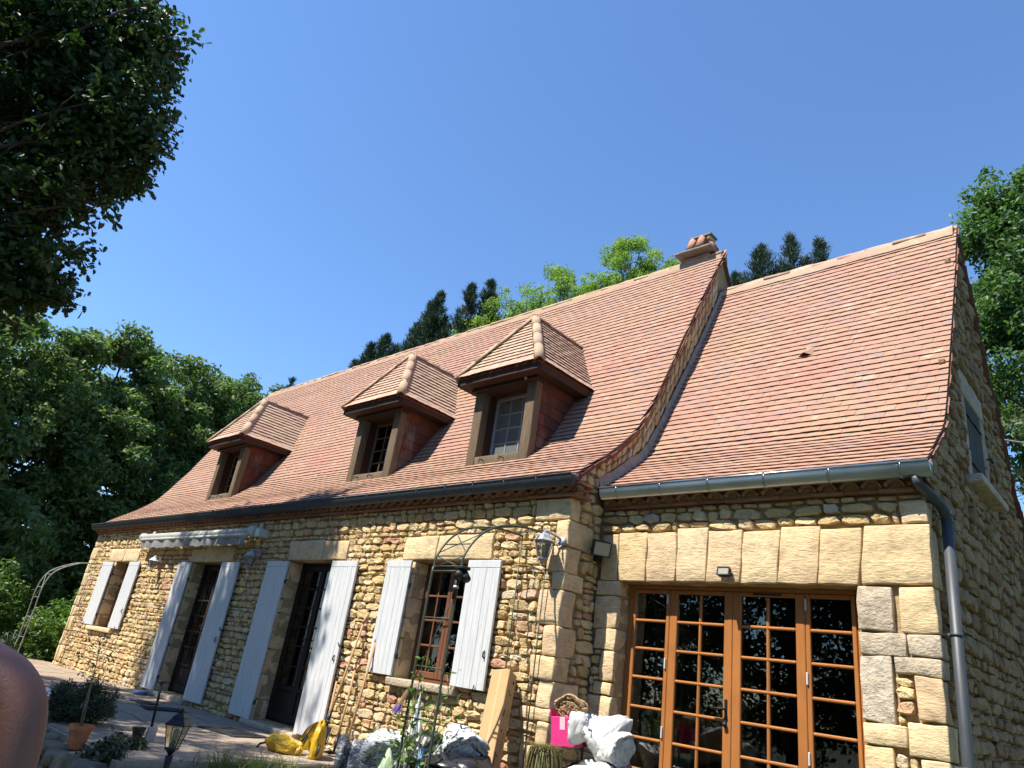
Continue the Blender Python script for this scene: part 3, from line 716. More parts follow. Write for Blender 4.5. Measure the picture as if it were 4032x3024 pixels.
# the 300 stones that show largest are objects of their own, the others one mesh per wall
ALLST.sort(key=lambda s: -s[0])
for sc, Mx, k, wall in ALLST[:300]: place('stone', SME[k], wall, Mx)
for wall in (W_MAIN, W_EXT, W_GM, W_GE):
    V = []; F = []; n0 = 0
    for sc, Mx, k, w in ALLST[300:]:
        if w is not wall: continue
        vs = (np.c_[np.array(SV[k][0]), np.ones(31)] @ np.array(Mx).T)[:, :3]
        V.append(vs); F += [tuple(i+n0 for i in f) for f in SV[k][1]]; n0 += 31
    mb = MB(); mb.v = np.concatenate(V).tolist(); mb.f = F
    o = part(mb, 'rubble_stones', M['shaded_gable_stone' if wall is W_GE else 'stone'], wall, False); o['kind'] = 'stuff'
print('stones', len(ALLST))
# mortar flashing where the extension roof meets the gable
mb = MB(); n = 34
for i in range(n):
    y = .40+(3.2-.40)*i/(n-1); z = interp(EPROF, y); w = .16+.03*mnoise.noise(Vector((i*.5, 0, 0)))
    mb.add([(LM+.02+.012*mnoise.noise(Vector((i*.9, 3, 0))), y, z+w), (LM+.07+.012*mnoise.noise(Vector((i*.7, 9, 0))), y, z+.02)], [])
mb.f = [(2*i, 2*i+1, 2*i+3, 2*i+2) for i in range(n-1)]
part(mb, 'mortar_flashing', M['render'], house, True)
# ------------------------------------------------------------------ roof tiles
def arc(prof):
    """finer smooth profile -> list of (s, y, z, ty, tz)"""
    P = []
    pts = [prof[0]]+list(prof)+[prof[-1]]
    for i in range(1, len(pts)-2):
        p0, p1, p2, p3 = [Vector((*p, 0)) for p in pts[i-1:i+3]]
        for k in range(8):
            t = k/8
            P.append(.5*((2*p1)+(p2-p0)*t+(2*p0-5*p1+4*p2-p3)*t*t+(3*p1-p0-3*p2+p3)*t**3))
    P.append(Vector((*prof[-1], 0)))
    s = [0]
    for a, b in zip(P, P[1:]): s.append(s[-1]+(b-a).length)
    return np.array(s), np.array([p.x for p in P]), np.array([p.y for p in P])
def on_arc(A, s):
    y = np.interp(s, A[0], A[1]); z = np.interp(s, A[0], A[2])
    a, b = s-.05, s+.05
    ty = np.interp(b, A[0], A[1])-np.interp(a, A[0], A[1]); tz = np.interp(b, A[0], A[2])-np.interp(a, A[0], A[2]); l = math.hypot(ty, tz)
    return y, z, ty/l, tz/l
def tile_template(w=.19, ln=.25, t=.010, lift=.027):
    xs = (-w/2, 0, w/2); vs = []
    for x in xs:
        cb = .0025 if x == 0 else 0
        vs += [(x, .010, lift), (x, 0, lift+t+cb), (x, ln, t*.55+cb), (x, ln, 0)]
    fs = []
    for i in (0, 1):
        a, b = i*4, (i+1)*4
        fs += [(a, b, b+1, a+1), (a+1, b+1, b+2, a+2)]
    fs += [(0, 1, 2, 3), (8, 11, 10, 9)]
    return vs, fs
TT = tile_template(); TILE_ME = MB().add(*TT).mesh('roof_tile', M['tile'])
DXC = (4.39, 9.69, 12.62)
def in_dormer(x, y, z):
    for xc in DXC:
        if abs(x-xc) < .50 and .70 < y < 1.60: return True
        if 4.98 <= z < 6.1 and abs(x-xc) < .76*(6.19-z)/1.17-.05: return True
    return False
TILES = []
def lay(A, x0, x1, roof, sp=.100, w=.187, skip=None):
    S = A[0][-1]; i = 0; s = -.01
    while s < S-.07:
        y, z, ty, tz = on_arc(A, max(s, 0))
        if s < 0: y += s*ty; z += s*tz
        x = x0 - (w*.5 if i % 2 else 0) + random.uniform(-.02, .02)
        while x < x1:
            ww = w*random.uniform(.94, 1.05)
            a, b = max(x, x0), min(x+ww, x1)
            if b-a > .03:
                cx = (a+b)/2
                if not (skip and skip(cx, y, z)):
                    wav = .007*mnoise.noise(Vector((cx*.9, i*.25, 0)))+random.uniform(-.0015, .0015)
                    ds = .012*mnoise.noise(Vector((cx*.55, i*.33, 5)))+random.gauss(0, .0022)
                    nrm = Vector((0, -tz, ty))
                    T = Matrix(((1, 0, 0, cx), (0, ty, nrm.y, y+ds*ty+nrm.y*wav), (0, tz, nrm.z, z+ds*tz+nrm.z*wav), (0, 0, 0, 1)))
                    Mx = T @ Matrix.Rotation(random.gauss(0, .008), 4, 'Z') @ Matrix.Rotation(random.gauss(0, .006), 4, 'Y') @ Matrix.Diagonal(((b-a-.002)/.19, 1, 1, 1))
                    c = Mx.translation; d = CAM-c
                    sc = (b-a)*max(0, nrm.dot(d.normalized()))/d.length_squared if in_view(c, 0) else 0
                    TILES.append((sc, Mx, roof))
            x += ww
        s += sp*random.uniform(.985, 1.015); i += 1
AM, AE = arc(MPROF), arc(EPROF)
lay(AM, -.08, LM+.055, ROOF_M, skip=in_dormer)
lay(AE, LM+.03, LX+.055, ROOF_E)
TILES.sort(key=lambda t: -t[0])
for sc, Mx, roof in TILES[:300]: place('roof_tile', TILE_ME, roof, Mx)
for roof in (ROOF_M, ROOF_E):
    mb = join_instances(*TT, [t[1] for t in TILES[300:] if t[2] is roof])
    o = part(mb, 'roof_tiling', M['tile'], roof); o['kind'] = 'stuff'
print('tiles', len(TILES))
# rear slopes: plain continuation
def half_pipe(r, ln, t=.015, n=8, arcdeg=170):
    vs = []; fs = []
    for k, y in enumerate((0, ln)):
        rr = r*(1.0 if k == 0 else .92)
        for q in (rr, rr-t):
            for i in range(n+1):
                a = R(90-arcdeg/2+arcdeg*i/n); vs.append((q*math.cos(a), y, q*math.sin(a)))
    m = n+1
    for i in range(n):
        fs += [(i, i+1, 2*m+i+1, 2*m+i), (m+i, 3*m+i, 3*m+i+1, m+i+1), (i, m+i, m+i+1, i+1), (2*m+i, 2*m+i+1, 3*m+i+1, 3*m+i)]
    fs += [(0, 2*m, 3*m, m), (n, m+n, 3*m+n, 2*m+n)]
    return vs, fs
# --- ridges: half-round tiles bedded in lumpy mortar
RIDGE_ME = MB().add(*half_pipe(.105, .40)).mesh('ridge_tile', M['ridge'], True)
def ridge(roof, x0, x1, y, z, jag=.008, dp=.14):
    mb = MB(); n = int((x1-x0)/.09); prof = [(-.08-dp*.3, -dp), (-.10, -.045), (-.065, .02), (.065, .02), (.10, -.045), (.08+dp*.3, -dp)]
    for i in range(n+1):
        x = x0+(x1-x0)*i/n
        for j, (a, b) in enumerate(prof):
            q = .016*mnoise.noise(Vector((x*5, j*2.3, 1))); mb.v.append((x, y+a*(1+q*2), z+b+q))
    m = len(prof)
    for i in range(n):
        for j in range(m-1): mb.f.append((i*m+j, i*m+j+1, (i+1)*m+j+1, (i+1)*m+j))
    mb.f += [tuple(range(m)), tuple(n*m+j for j in range(m))[::-1]]
    part(mb, 'ridge_mortar', M['ridge'], roof, True)
    x = x0
    while x < x1-.05:
        x = min(x, x1-.395)
        Mx = Matrix.Translation((x, y+random.uniform(-jag, jag), z-.055+random.uniform(-jag, jag))) @ Matrix.Rotation(R(-90)+random.uniform(-.02, .02), 4, 'Z') @ Matrix.Rotation(random.uniform(-.02, .02), 4, 'X')
        place('ridge_tile', RIDGE_ME, roof, Mx); x += .36
ridge(ROOF_M, -.05, LM+.02, MR_Y, 7.96); ridge(ROOF_E, LM+.0, LX+.02, ER_Y, 7.235, .012, .155)
# --- verge tiles along the gables
VT = MB().box(-.055, .035, 0, .14, -.026, -.006).mesh('verge_tile', M['verge'])
VT2 = MB().box(-.055, .020, 0, .13, -.050, -.036).mesh('verge_tile', M['verge'])
def verge(roof, x, A, ry, back=False):
    S = A[0][-1]; s = .02
    while s < S-.05:
        y, z, ty, tz = on_arc(A, s)
        for me in (VT, VT2):
            j = random.uniform(-.012, .012)
            if back: T = Matrix(((1, 0, 0, x+j), (0, -ty, tz, 2*ry-y), (0, tz, ty, z), (0, 0, 0, 1)))
            else: T = Matrix(((1, 0, 0, x+j), (0, ty, -tz, y), (0, tz, ty, z), (0, 0, 0, 1)))
            place('verge_tile', me, roof, T @ Matrix.Rotation(random.uniform(-.05, .05), 4, 'Z'))
        s += .125
verge(ROOF_M, LM+.03, AM, MR_Y); verge(ROOF_E, LX+.03, AE, ER_Y); verge(ROOF_E, LX+.03, AE, ER_Y, True)
# --- cornice of half-round tiles between two flat bands
def cornice(roof, x0, x1, yw, z0):
    pr = [(z0+.0, .028, .075), (z0+.118, .026, .165)]
    for zz, th, out in pr:
        mb = MB(); x = x0
        while x < x1-.02:
            e = min(x+.28, x1); o = out+random.uniform(-.008, .008); mb.box(x+.002, e-.002, yw-o, yw+.05, zz+random.uniform(-.003, .003), zz+th, .004); x = e
        part(mb, 'cornice_band', M['cornice'], roof)
    me = MB().add(*half_pipe(.082, .22, .014, 8, 150)).mesh('cornice_tile', M['cornice'], True)
    x = x0+.09
    while x < x1:
        T = Matrix.Translation((x+random.uniform(-.008, .008), yw-.125+random.uniform(-.008, .008), z0+.022)) @ Matrix.Rotation(random.uniform(-.06, .06), 4, 'Z')
        place('cornice_tile', me, roof, T); x += .178
    part(MB().box(x0, x1, yw-.05, yw+.05, z0+.028, z0+.117), 'cornice_mortar', M['mortar'], roof)
cornice(ROOF_M, -.03, LM+.1, 0, 2.968); cornice(ROOF_E, LM+.08, LX+.04, D, 2.955)
pbox('cornice_return', M['cornice'], ROOF_M, LM+.012, LM+.10, .052, .22, 2.968, 2.995, .006); pbox('cornice_return', M['cornice'], ROOF_M, LM+.02, LM+.13, -.15, .2, 3.088, 3.112, .006)
# --- gutters
def gutter(name, x0, x1, yc, zt, mat, step):
    gp = empty(name, ((x0+x1)/2, yc, zt)); child(gp, house); r = .072; n = 12; mb = MB()
    for x in (x0, x1):
        for rr in (r, r-.006):
            for i in range(n+1):
                a = R(180+180*i/n); mb.v.append((x, yc+rr*math.cos(a), zt-.004+rr*1.65*math.sin(a)*(.95)))
    m = n+1
    for i in range(n): mb.f += [(i, i+1, 2*m+i+1, 2*m+i), (m+i, 3*m+i, 3*m+i+1, m+i+1)]
    for k in (0, 2): mb.f.append(tuple(k*m+i for i in range(m)))
    part(mb, 'gutter_trough', mat, gp, True)
    part(MB().tube([(x0, yc-r, zt), (x1, yc-r, zt)], .0125, 10), 'rolled_lip', mat, gp, True)
    pbox('back_edge', mat, gp, x0, x1, yc+r-.004, yc+r+.002, zt-.01, zt+.03)
    k = 0; x = x0+step*.4
    while x < x1-.06:
        pts = [(x, yc+(r+.005)*math.cos(R(180+180*i/10)), zt+(r+.003)*1.6*math.sin(R(180+180*i/10))) for i in range(11)]
        part(MB().tube(pts, .006, 5), 'gutter_bracket', mat, gp, True)
        pbox('gutter_clip', mat, gp, x-.012, x+.012, yc-r-.015, yc+r, zt+.008, zt+.018)
        x += step*random.uniform(.93, 1.07)
    return gp
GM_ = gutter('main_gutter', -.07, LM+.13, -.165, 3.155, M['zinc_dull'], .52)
GE_ = gutter('extension_gutter', LM+.10, LX+.10, D-.165, 3.15, M['zinc'], .55)
# --- downpipe
dp = empty('downpipe', (LX+.1, .6, 0)); child(dp, house)
path = [(LX-.02, D-.16, 3.05), (LX-.01, D-.14, 3.0), (LX+.03, D-.06, 2.94), (LX+.085, D+.09, 2.87), (LX+.105, D+.165, 2.80), (LX+.105, D+.175, 2.70)]
part(MB().tube(path, .043, 14), 'swan_neck', M['zinc_dull'], dp, True)
part(MB().tube([(LX+.105, D+.175, 2.84), (LX+.105, D+.03, .98), (LX+.105, D-.06, -.3)], .041, 14), 'pipe', M['zinc_dull'], dp, True)
for zz in (2.80, 1.86, .95): 
    yy = D+.175-(2.84-zz)*.078
    part(MB().tube([(LX+.105, yy, zz-.012), (LX+.105, yy, zz+.012)], .047, 14), 'pipe_collar', M['zinc_dull'], dp, True)
    pbox('wall_clip', M['zinc'], dp, LX-.01, LX+.07, yy-.008, yy+.008, zz-.008, zz+.008)
# --- vent tile on the extension roof
yv = 2.13; zv = interp(EPROF, yv); sl_ = math.atan2(5.60-4.957, 2.373-1.998); ty, tz = math.cos(sl_), math.sin(sl_)
Tv = Matrix(((1, 0, 0, 16.27), (0, ty, -tz, yv), (0, tz, ty, zv+.03), (0, 0, 0, 1)))
mb = MB().add([Tv @ Vector(p) for p in [(-.11, 0, 0), (0, -.01, .085), (.11, 0, 0), (-.11, .20, 0), (0, .22, .012), (.11, .20, 0), (-.10, .01, -.01), (0, .0, .07), (.10, .01, -.01)]],
              [(0, 1, 4, 3), (1, 2, 5, 4), (0, 6, 7, 1), (1, 7, 8, 2)])
part(mb, 'vent_tile', M['tile'], ROOF_E)
mb = MB().add([Tv @ Vector(p) for p in [(-.095, .02, .0), (0, .02, .06), (.095, .02, .0)]], [(0, 1, 2)])
part(mb, 'vent_mesh', M['ink'], ROOF_E)
# --- chimney
ch = empty('chimney', (14.07, MR_Y, 8.0)); child(ch, house)
part(rock_box(MB(), 13.90, 14.38, MR_Y-.10, MR_Y+.14, 7.7, 8.03, .02, .01), 'chimney_stack', M['stone'], ch, True)
part(rock_box(MB(), 13.80, 14.47, MR_Y-.26, MR_Y+.26, 8.03, 8.07, .012, .008), 'base_slab', M['slate'], ch, True)
part(rock_box(MB(), 14.0, 14.40, MR_Y-.13, MR_Y+.13, 8.36, 8.395, .012, .008), 'cap_slab', M['slate'], ch, True)
cme = MB().add(*half_pipe(.072, .32, .014, 8, 165)).mesh('chimney_tile', M['cornice'], True)
cme.materials.clear(); cme.materials.append(M['flue'])
for x, sx in ((14.06, 0), (14.23, 0)):
    for sg in (-1, 1):
        T = Matrix.Translation((x, MR_Y+sg*.19, 8.075)) @ Matrix.Rotation(R(0 if sg < 0 else 180), 4, 'Z') @ Matrix.Rotation(R(66), 4, 'X')
        place('chimney_tile', cme, ch, T)
for sg in (-1, 1):
    T = Matrix.Translation((14.42 if sg > 0 else 13.90, MR_Y, 8.075)) @ Matrix.Rotation(R(90 if sg > 0 else -90), 4, 'Z') @ Matrix.Rotation(R(64), 4, 'X')
    place('chimney_tile', cme, ch, T)
for k in range(4): part(rock_box(MB(), 14.03+k*.09, 14.11+k*.09, MR_Y-.10, MR_Y+.10, 8.29, 8.36, .02, .01, k), 'cap_stone', M['stone'], ch, True)

# ------------------------------------------------------------------ dormers
DF, DE, DRZ, DEZ, DAP = .655, .42, 6.19, 5.03, 1.07
HWD, PW, HE = .585, .17, .80
CHEEK_ME = {}
def dormer(xc, pane_cols):
    d = empty('dormer', (xc, DF, 3.7)); child(d, house)
    wd = M['old_wood']
    for sg in (-1, 1):
        a, b = sorted((xc+sg*HWD, xc+sg*(HWD-PW)))
        part(rock_box(MB(), a, b, DF, DF+.14, 3.68, 4.95, .012, .006, xc+sg), 'post', wd, d, True)
    part(rock_box(MB(), xc-HWD-.01, xc+HWD+.01, DF-.012, DF+.16, 4.86, 5.0, .012, .006, xc), 'lintel_beam', M['eave_wood'], d, True)
    part(rock_box(MB(), xc-HWD+PW, xc+HWD-PW, DF+.01, DF+.2, 3.68, 3.87, .012, .006, xc+3), 'sill_beam', wd, d, True)
    for sx in (-.22, .16):
        part(MB().tube([(xc+sx, DF-.0, 3.80), (xc+sx+.02, DF-.10, 3.795), (xc+sx+.02, DF-.10, 3.75)], .008, 6), 'iron_hook', M['iron'], d, True)
    pbox('soffit', M['eave_wood'], d, xc-HE+.03, xc+HE-.03, DE+.04, 1.66, 4.93, 4.965, .004)
    for nm, bx in (('fascia', (xc-HE+.01, xc+HE-.01, DE+.01, DE+.04, 4.925, 5.02)), ('fascia', (xc-HE+.005, xc-HE+.03, DE+.045, 1.64, 4.925, 5.02)), ('fascia', (xc+HE-.03, xc+HE-.005, DE+.045, 1.64, 4.925, 5.02))):
        pbox(nm, M['eave_wood'], d, *bx, .004)
    pbox('moulding', M['eave_wood'], d, xc-HWD-.06, xc+HWD+.06, DF-.06, DF-.014, 4.87, 4.925, .012)
    # cheeks
    for sg in (-1, 1):
        xo = xc+sg*(HWD-.03)
        yb = inv(MPROF, 4.93)
        mb = MB().add([(xo-.02*sg, DF+.14, 3.72), (xo-.02*sg, DF+.14, 4.93), (xo-.02*sg, yb+.05, 4.93), (xo-.02*sg, 1.25, 4.35)], [(0, 1, 2, 3)])
        part(mb, 'cheek_board', M['eave_wood'], d)
        z = 3.80; kk = 0
        while z < 4.92:
            zt = min(z+.175, 4.93); yr = inv(MPROF, (z+zt)/2)+.03; y = DF+.145; 
            if kk % 2: first = .12
            else: first = .24
            while y < yr-.02:
                e = min(y+first*random.uniform(.95, 1.05), yr); first = .24
                x1 = xo+sg*(.018+random.uniform(0, .004)); x0 = xo-sg*.012
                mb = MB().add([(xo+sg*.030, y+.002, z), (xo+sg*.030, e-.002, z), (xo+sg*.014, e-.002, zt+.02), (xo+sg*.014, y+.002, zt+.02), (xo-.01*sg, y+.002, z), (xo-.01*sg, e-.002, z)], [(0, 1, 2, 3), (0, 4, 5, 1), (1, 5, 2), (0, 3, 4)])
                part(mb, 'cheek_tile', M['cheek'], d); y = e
            z += .165; kk += 1
    # roof planes
    def roofpt(side, u, h):
        """h 0..1 up the slope; small bell cast at the eave"""
        zz = DEZ+(DRZ-DEZ)*h
        return zz
    mb = MB().add([(xc-HE, DE, DEZ-.02), (xc+HE, DE, DEZ-.02), (xc+HE, 1.68, DEZ-.02), (xc-HE, 1.68, DEZ-.02), (xc, DAP, DRZ-.02), (xc, 2.35, DRZ-.02)], [(0, 1, 4), (1, 2, 5, 4), (0, 4, 5, 3)])
    part(mb, 'dormer_roof_deck', M['verge'], d)
    mats = []
    tw = .165; th = .19
    sl_side = math.hypot(HE, DRZ-DEZ); cs, sn = HE/sl_side, (DRZ-DEZ)/sl_side
    nco = 15
    for i in range(nco):
        h = i/nco; z = DEZ+(DRZ-DEZ)*h; lift = .02 if i == 0 else 0
        y0 = DE+(DAP-DE)*h; y1 = inv(MPROF, z+.02)+.06
        for sg in (-1, 1):
            xx = xc+sg*HE*(1-h)+sg*(.02 if i == 0 else 0)
            y = y0-(tw*.5 if i % 2 else 0)
            while y < y1:
                a, b = max(y, y0), min(y+tw, y1)
                if b-a > .03:
                    X = Vector((0, sg, 0)); Yv = Vector((-sg*cs, 0, sn)); Zv = X.cross(Yv)
                    p = Vector((xx, (a+b)/2, z))+Zv*random.uniform(-.002, .003)+Yv*random.gauss(0, .003)
                    Mx = Matrix(((X.x, Yv.x, Zv.x, p.x), (X.y, Yv.y, Zv.y, p.y), (X.z, Yv.z, Zv.z, p.z), (0, 0, 0, 1))) @ Matrix.Rotation(random.gauss(0, .012), 4, 'Y') @ Matrix.Diagonal(((b-a-.003)/.19, .60, .9, 1))
                    mats.append(Mx)
                y += tw
        fl = math.hypot(DAP-DE, DRZ-DEZ); fc, fs_ = (DAP-DE)/fl, (DRZ-DEZ)/fl
        xa, xb = xc-HE*(1-h), xc+HE*(1-h); x = xa-(tw*.5 if i % 2 else 0)
        while x < xb:
            a, b = max(x, xa), min(x+tw, xb)
            if b-a > .03:
                Yv = Vector((0, fc, fs_)); Zv = Vector((0, -fs_, fc)); p = Vector(((a+b)/2, DE+(DAP-DE)*h-(.02 if i == 0 else 0), z))+Yv*random.gauss(0, .003)
                mats.append(Matrix(((1, 0, 0, p.x), (0, Yv.y, Zv.y, p.y), (0, Yv.z, Zv.z, p.z), (0, 0, 0, 1))) @ Matrix.Rotation(random.gauss(0, .012), 4, 'Y') @ Matrix.Diagonal(((b-a-.003)/.19, .60, .9, 1)))
            x += tw
    o = part(join_instances(*TT, mats), 'dormer_tiling', M['dormer_tile'], d); o['kind'] = 'stuff'
    # hip and ridge tiles
    def run(p, q, n, r=.075):
        p, q = Vector(p), Vector(q); dirv = (q-p); ln = dirv.length/n; Yv = dirv.normalized()
        Xv = Yv.cross(Vector((0, 0, 1))).normalized(); Zv = Xv.cross(Yv)
        me = MB().add(*half_pipe(r, ln*1.12, .016, 8, 175)).mesh('hip_tile', M['ridge'], True)
        for k in range(n):
            c = p+dirv*(k/n)+Zv*random.uniform(-.004, .006)+Zv*(-.015)
            place('hip_tile', me, d, Matrix(((Xv.x, Yv.x, Zv.x, c.x), (Xv.y, Yv.y, Zv.y, c.y), (Xv.z, Yv.z, Zv.z, c.z), (0, 0, 0, 1))) @ Matrix.Rotation(R(1.5), 4, 'X'))
    for sg in (-1, 1): run((xc+sg*(HE+.01), DE-.01, DEZ), (xc, DAP, DRZ), 4)
    run((xc, DAP-.06, DRZ-.01), (xc, 2.34, DRZ-.01), 4)
    # window
    w = empty('dormer_window', (xc, DF+.2, 3.87)); child(w, d); fm = M['old_wood'] if xc < 12 else M['grey_lamp']
    x0, x1, z0, z1, yy = xc-HWD+PW, xc+HWD-PW, 3.87, 4.86, DF+.27
    for sg in (-1, 1):
        a, b = sorted((xc+sg*(HWD-PW+.002), xc+sg*(HWD-PW+.02))); pbox('reveal_board', M['eave_wood'], d, a, b, DF+.142, DF+.34, 3.80, 4.9)
    pbox('reveal_board', M['eave_wood'], d, x0-.01, x1+.01, DF+.17, DF+.34, 4.862, 4.89); pbox('sill_board', M['old_wood'], d, x0, x1, DF+.21, DF+.34, 3.82, 3.868)
    for q in ((x0, x0+.045, z0, z1), (x1-.045, x1, z0, z1), (x0+.046, x1-.046, z0, z0+.05), (x0+.046, x1-.046, z1-.05, z1)): pbox('frame', fm, w, q[0], q[1], yy, yy+.05, q[2], q[3], .004)
    rows = 4; ix0, ix1, iz0, iz1 = x0+.045, x1-.045, z0+.05, z1-.05
    for c in range(1, pane_cols):
        x = ix0+(ix1-ix0)*c/pane_cols; pbox('glazing_bar', fm, w, x-.009, x+.009, yy+.008, yy+.03, iz0, iz1, .002)
    for rr in range(1, rows):
        z = iz0+(iz1-iz0)*rr/rows; pbox('glazing_bar', fm, w, ix0, ix1, yy+.006, yy+.026, z-.009, z+.009, .002)
    for c in range(pane_cols):
        for rr in range(rows):
            xa = ix0+(ix1-ix0)*c/pane_cols; xb = ix0+(ix1-ix0)*(c+1)/pane_cols; za = iz0+(iz1-iz0)*rr/rows; zb = iz0+(iz1-iz0)*(rr+1)/rows
            pbox('pane', M['dusty_glass'] if xc > 12 else M['glass'], w, xa+.005, xb-.005, yy+.020, yy+.024, za+.005, zb-.005)
    for q in ((xc-HWD+PW-.012, yy), (xc+HWD-PW-.002, yy)): pass
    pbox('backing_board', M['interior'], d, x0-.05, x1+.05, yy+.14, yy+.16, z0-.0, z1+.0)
    cv = MB(); n = 36; zc0, zc1 = (3.9, 4.75)
    for k in range(n+1):
        x = x0+.03+(x1-x0-.06)*k/n; y = yy+.085+.014*math.sin(k*1.3)+.006*math.sin(k*.5); cv.v += [(x, y, zc0), (x, y, zc1)]
    cv.f = [(2*k, 2*k+2, 2*k+3, 2*k+1) for k in range(n)]
    part(cv, 'curtain', M['curtain'], d, True)
    return d
DORM = [dormer(x, c) for x, c in zip(DXC, (3, 3, 3))]
part(MB().tube([(13.05, DF-.0, 4.90), (13.05, DF-.07, 4.91)], .022, 10), 'alarm_sensor', M['white_plastic'], DORM[2], True)
# ------------------------------------------------------------------ shutters, windows, doors
def shutter(x0, x1, z0, z1, hinge_left):
    s = empty('shutter', ((x0+x1)/2, -.06, z0)); child(s, house)
    n = 5 if x1-x0 < .56 else 6; w = (x1-x0)/n; y0, y1 = -.088, -.058
    lean = random.uniform(-.006, .006)
    for k in range(n):
        pbox('plank', M['white'], s, x0+k*w+.001, x0+(k+1)*w-.001, y0+random.uniform(-.001, .001), y1, z0, z1-.085, .0035)
    pbox('top_rail', M['white'], s, x0, x1, y0-.0015, y1, z1-.083, z1, .004)
    pbox('back_batten', M['white'], s, x0+.02, x1-.02, y1+.001, y1+.018, z0+.2, z0+.3, .003); pbox('back_batten', M['white'], s, x0+.02, x1-.02, y1+.001, y1+.018, z1-.35, z1-.25, .003)
    hx = x1 if hinge_left else x0; sg = 1 if hinge_left else -1           # side next to the opening
    for zz in (z0+.22, z1-.3): 
        pbox('hinge', M['iron'], s, min(hx, hx+sg*.03), max(hx, hx+sg*.03), -.075, -.05, zz-.03, zz+.03, .004)
    ox = x0+.05 if hinge_left else x1-.05
    zl = z0+(.35 if z0 > .5 else .95)
    if not hinge_left:
        part(MB().tube([(ox, y0-.004, zl+.035), (ox, y0-.022, zl+.02), (ox, y0-.022, zl-.02), (ox+.004, y0-.004, zl-.035)], .009, 7), 'latch_pull', M['iron'], s, True)
    zb = z0-.015 if z0 > .5 else z0+.35
    ex_ = x0+.10 if hinge_left else x1-.14
    if z0 > .5:
        part(MB().tube([(ex_, -.02, zb), (ex_, -.10, zb), (ex_+.02, -.105, zb+.06)], .007, 6), 'shutter_stay', M['iron'], s, True)
    else:
        exx = x0-.01 if hinge_left else x1+.01
        part(MB().tube([(exx, -.02, z0+1.1), (exx, -.1, z0+1.1), (exx+(.03 if hinge_left else -.03), -.105, z0+1.14)], .008, 6), 'shutter_stay', M['iron'], s, True)
    return s
for x0, x1, x2, x3, z0, z1 in [(1.20, 1.84, 2.80, 3.36, .943, 2.283), (5.30, 5.85, 7.08, 7.70, .085, 2.27), (8.63, 9.25, 10.44, 11.05, .085, 2.282), (11.71, 12.19, 13.215, 13.73, .943, 2.282)]:
    shutter(x0, x1, z0, z1, True); shutter(x2, x3, z0, z1, False)
def casement(name, x0, x1, z0, z1, y, mat, rows, cols, stile=.055, bottom=.07, panel=0, outer=.05):
    """two glazed leaves in a frame; panel = height of a solid lower panel"""
    w = empty(name, ((x0+x1)/2, y, z0)); child(w, house)
    for q in ((x0, x0+outer, z0, z1), (x1-outer, x1, z0, z1), (x0+outer+.001, x1-outer-.001, z1-outer, z1), (x0+outer+.001, x1-outer-.001, z0, z0+outer*.8)):
        pbox('frame', mat, w, q[0], q[1], y, y+.07, q[2], q[3], .004)
    a, b, za, zb = x0+outer+.004, x1-outer-.004, z0+outer*.8+.004, z1-outer-.004; mid = (a+b)/2
    for l0, l1 in ((a, mid-.002), (mid+.002, b)):
        yy = y-.012
        for q in ((l0, l0+stile, za, zb), (l1-stile, l1, za, zb), (l0+stile+.001, l1-stile-.001, zb-stile, zb), (l0+stile+.001, l1-stile-.001, za, za+bottom)):
            pbox('sash', mat, w, q[0], q[1], yy, yy+.05, q[2], q[3], .005)
        g0, g1, h0, h1 = l0+stile, l1-stile, za+bottom+panel, zb-stile
        if panel:
            pbox('panel', mat, w, g0+.002, g1-.002, yy+.015, yy+.035, za+bottom+.002, h0-.06, .012); pbox('sash', mat, w, g0+.001, g1-.001, yy, yy+.05, h0-.058, h0, .005)
        for c in range(1, cols):
            x = g0+(g1-g0)*c/cols; pbox('glazing_bar', mat, w, x-.012, x+.012, yy+.006, yy+.036, h0, h1, .004)
        for r_ in range(1, rows):
            z = h0+(h1-h0)*r_/rows; pbox('glazing_bar', mat, w, g0, g1, yy+.004, yy+.034, z-.012, z+.012, .004)
        for c in range(cols):
            for r_ in range(rows):
                pbox('pane', M['glass'], w, g0+(g1-g0)*c/cols+.006, g0+(g1-g0)*(c+1)/cols-.006, yy+.022, yy+.026, h0+(h1-h0)*r_/rows+.006, h0+(h1-h0)*(r_+1)/rows-.006)
    part(MB().tube([(mid+.03, y-.014, (z0+z1)/2+.02), (mid+.03, y-.055, (z0+z1)/2+.02), (mid-.06, y-.06, (z0+z1)/2+.015)], .008, 7), 'handle', M['iron'], w, True)
    return w
casement('casement_window', 1.82, 2.82, .93, 2.30, .20, M['brown_wood'], 4, 2)
casement('casement_window', 12.18, 13.22, .93, 2.30, .20, M['brown_wood'], 4, 2)
casement('french_door', 5.80, 7.10, .09, 2.285, .20, M['dark_wood'], 6, 2, .06, .10, .34)
casement('french_door', 9.20, 10.45, .09, 2.305, .20, M['dark_wood'], 6, 2, .06, .10, .34)
def curtain(x0, x1, z0, z1, y, label, group='curtains behind the main windows'):
    cv = MB(); n = 40; ph = random.uniform(0, 6)
    for k in range(n+1):
        x = x0+(x1-x0)*k/n; yy = y+.025*math.sin(k*.95+ph)+.012*math.sin(k*2.1)
        cv.v += [(x, yy, z0), (x+.01*math.sin(k), yy*1.0+.005, (z0+z1)/2), (x, yy, z1)]
    for k in range(n): cv.f += [(3*k, 3*k+3, 3*k+4, 3*k+1), (3*k+1, 3*k+4, 3*k+5, 3*k+2)]
    tag(cv.build('curtain', M['curtain'], None, True), label, 'curtain', group)
curtain(12.22, 12.62, .95, 2.28, .34, 'pale net curtain behind near leaf of window beside leaning cardboard box')
curtain(12.78, 13.18, .95, 2.28, .34, 'white net curtain behind window leaf nearest the corner wall lantern')
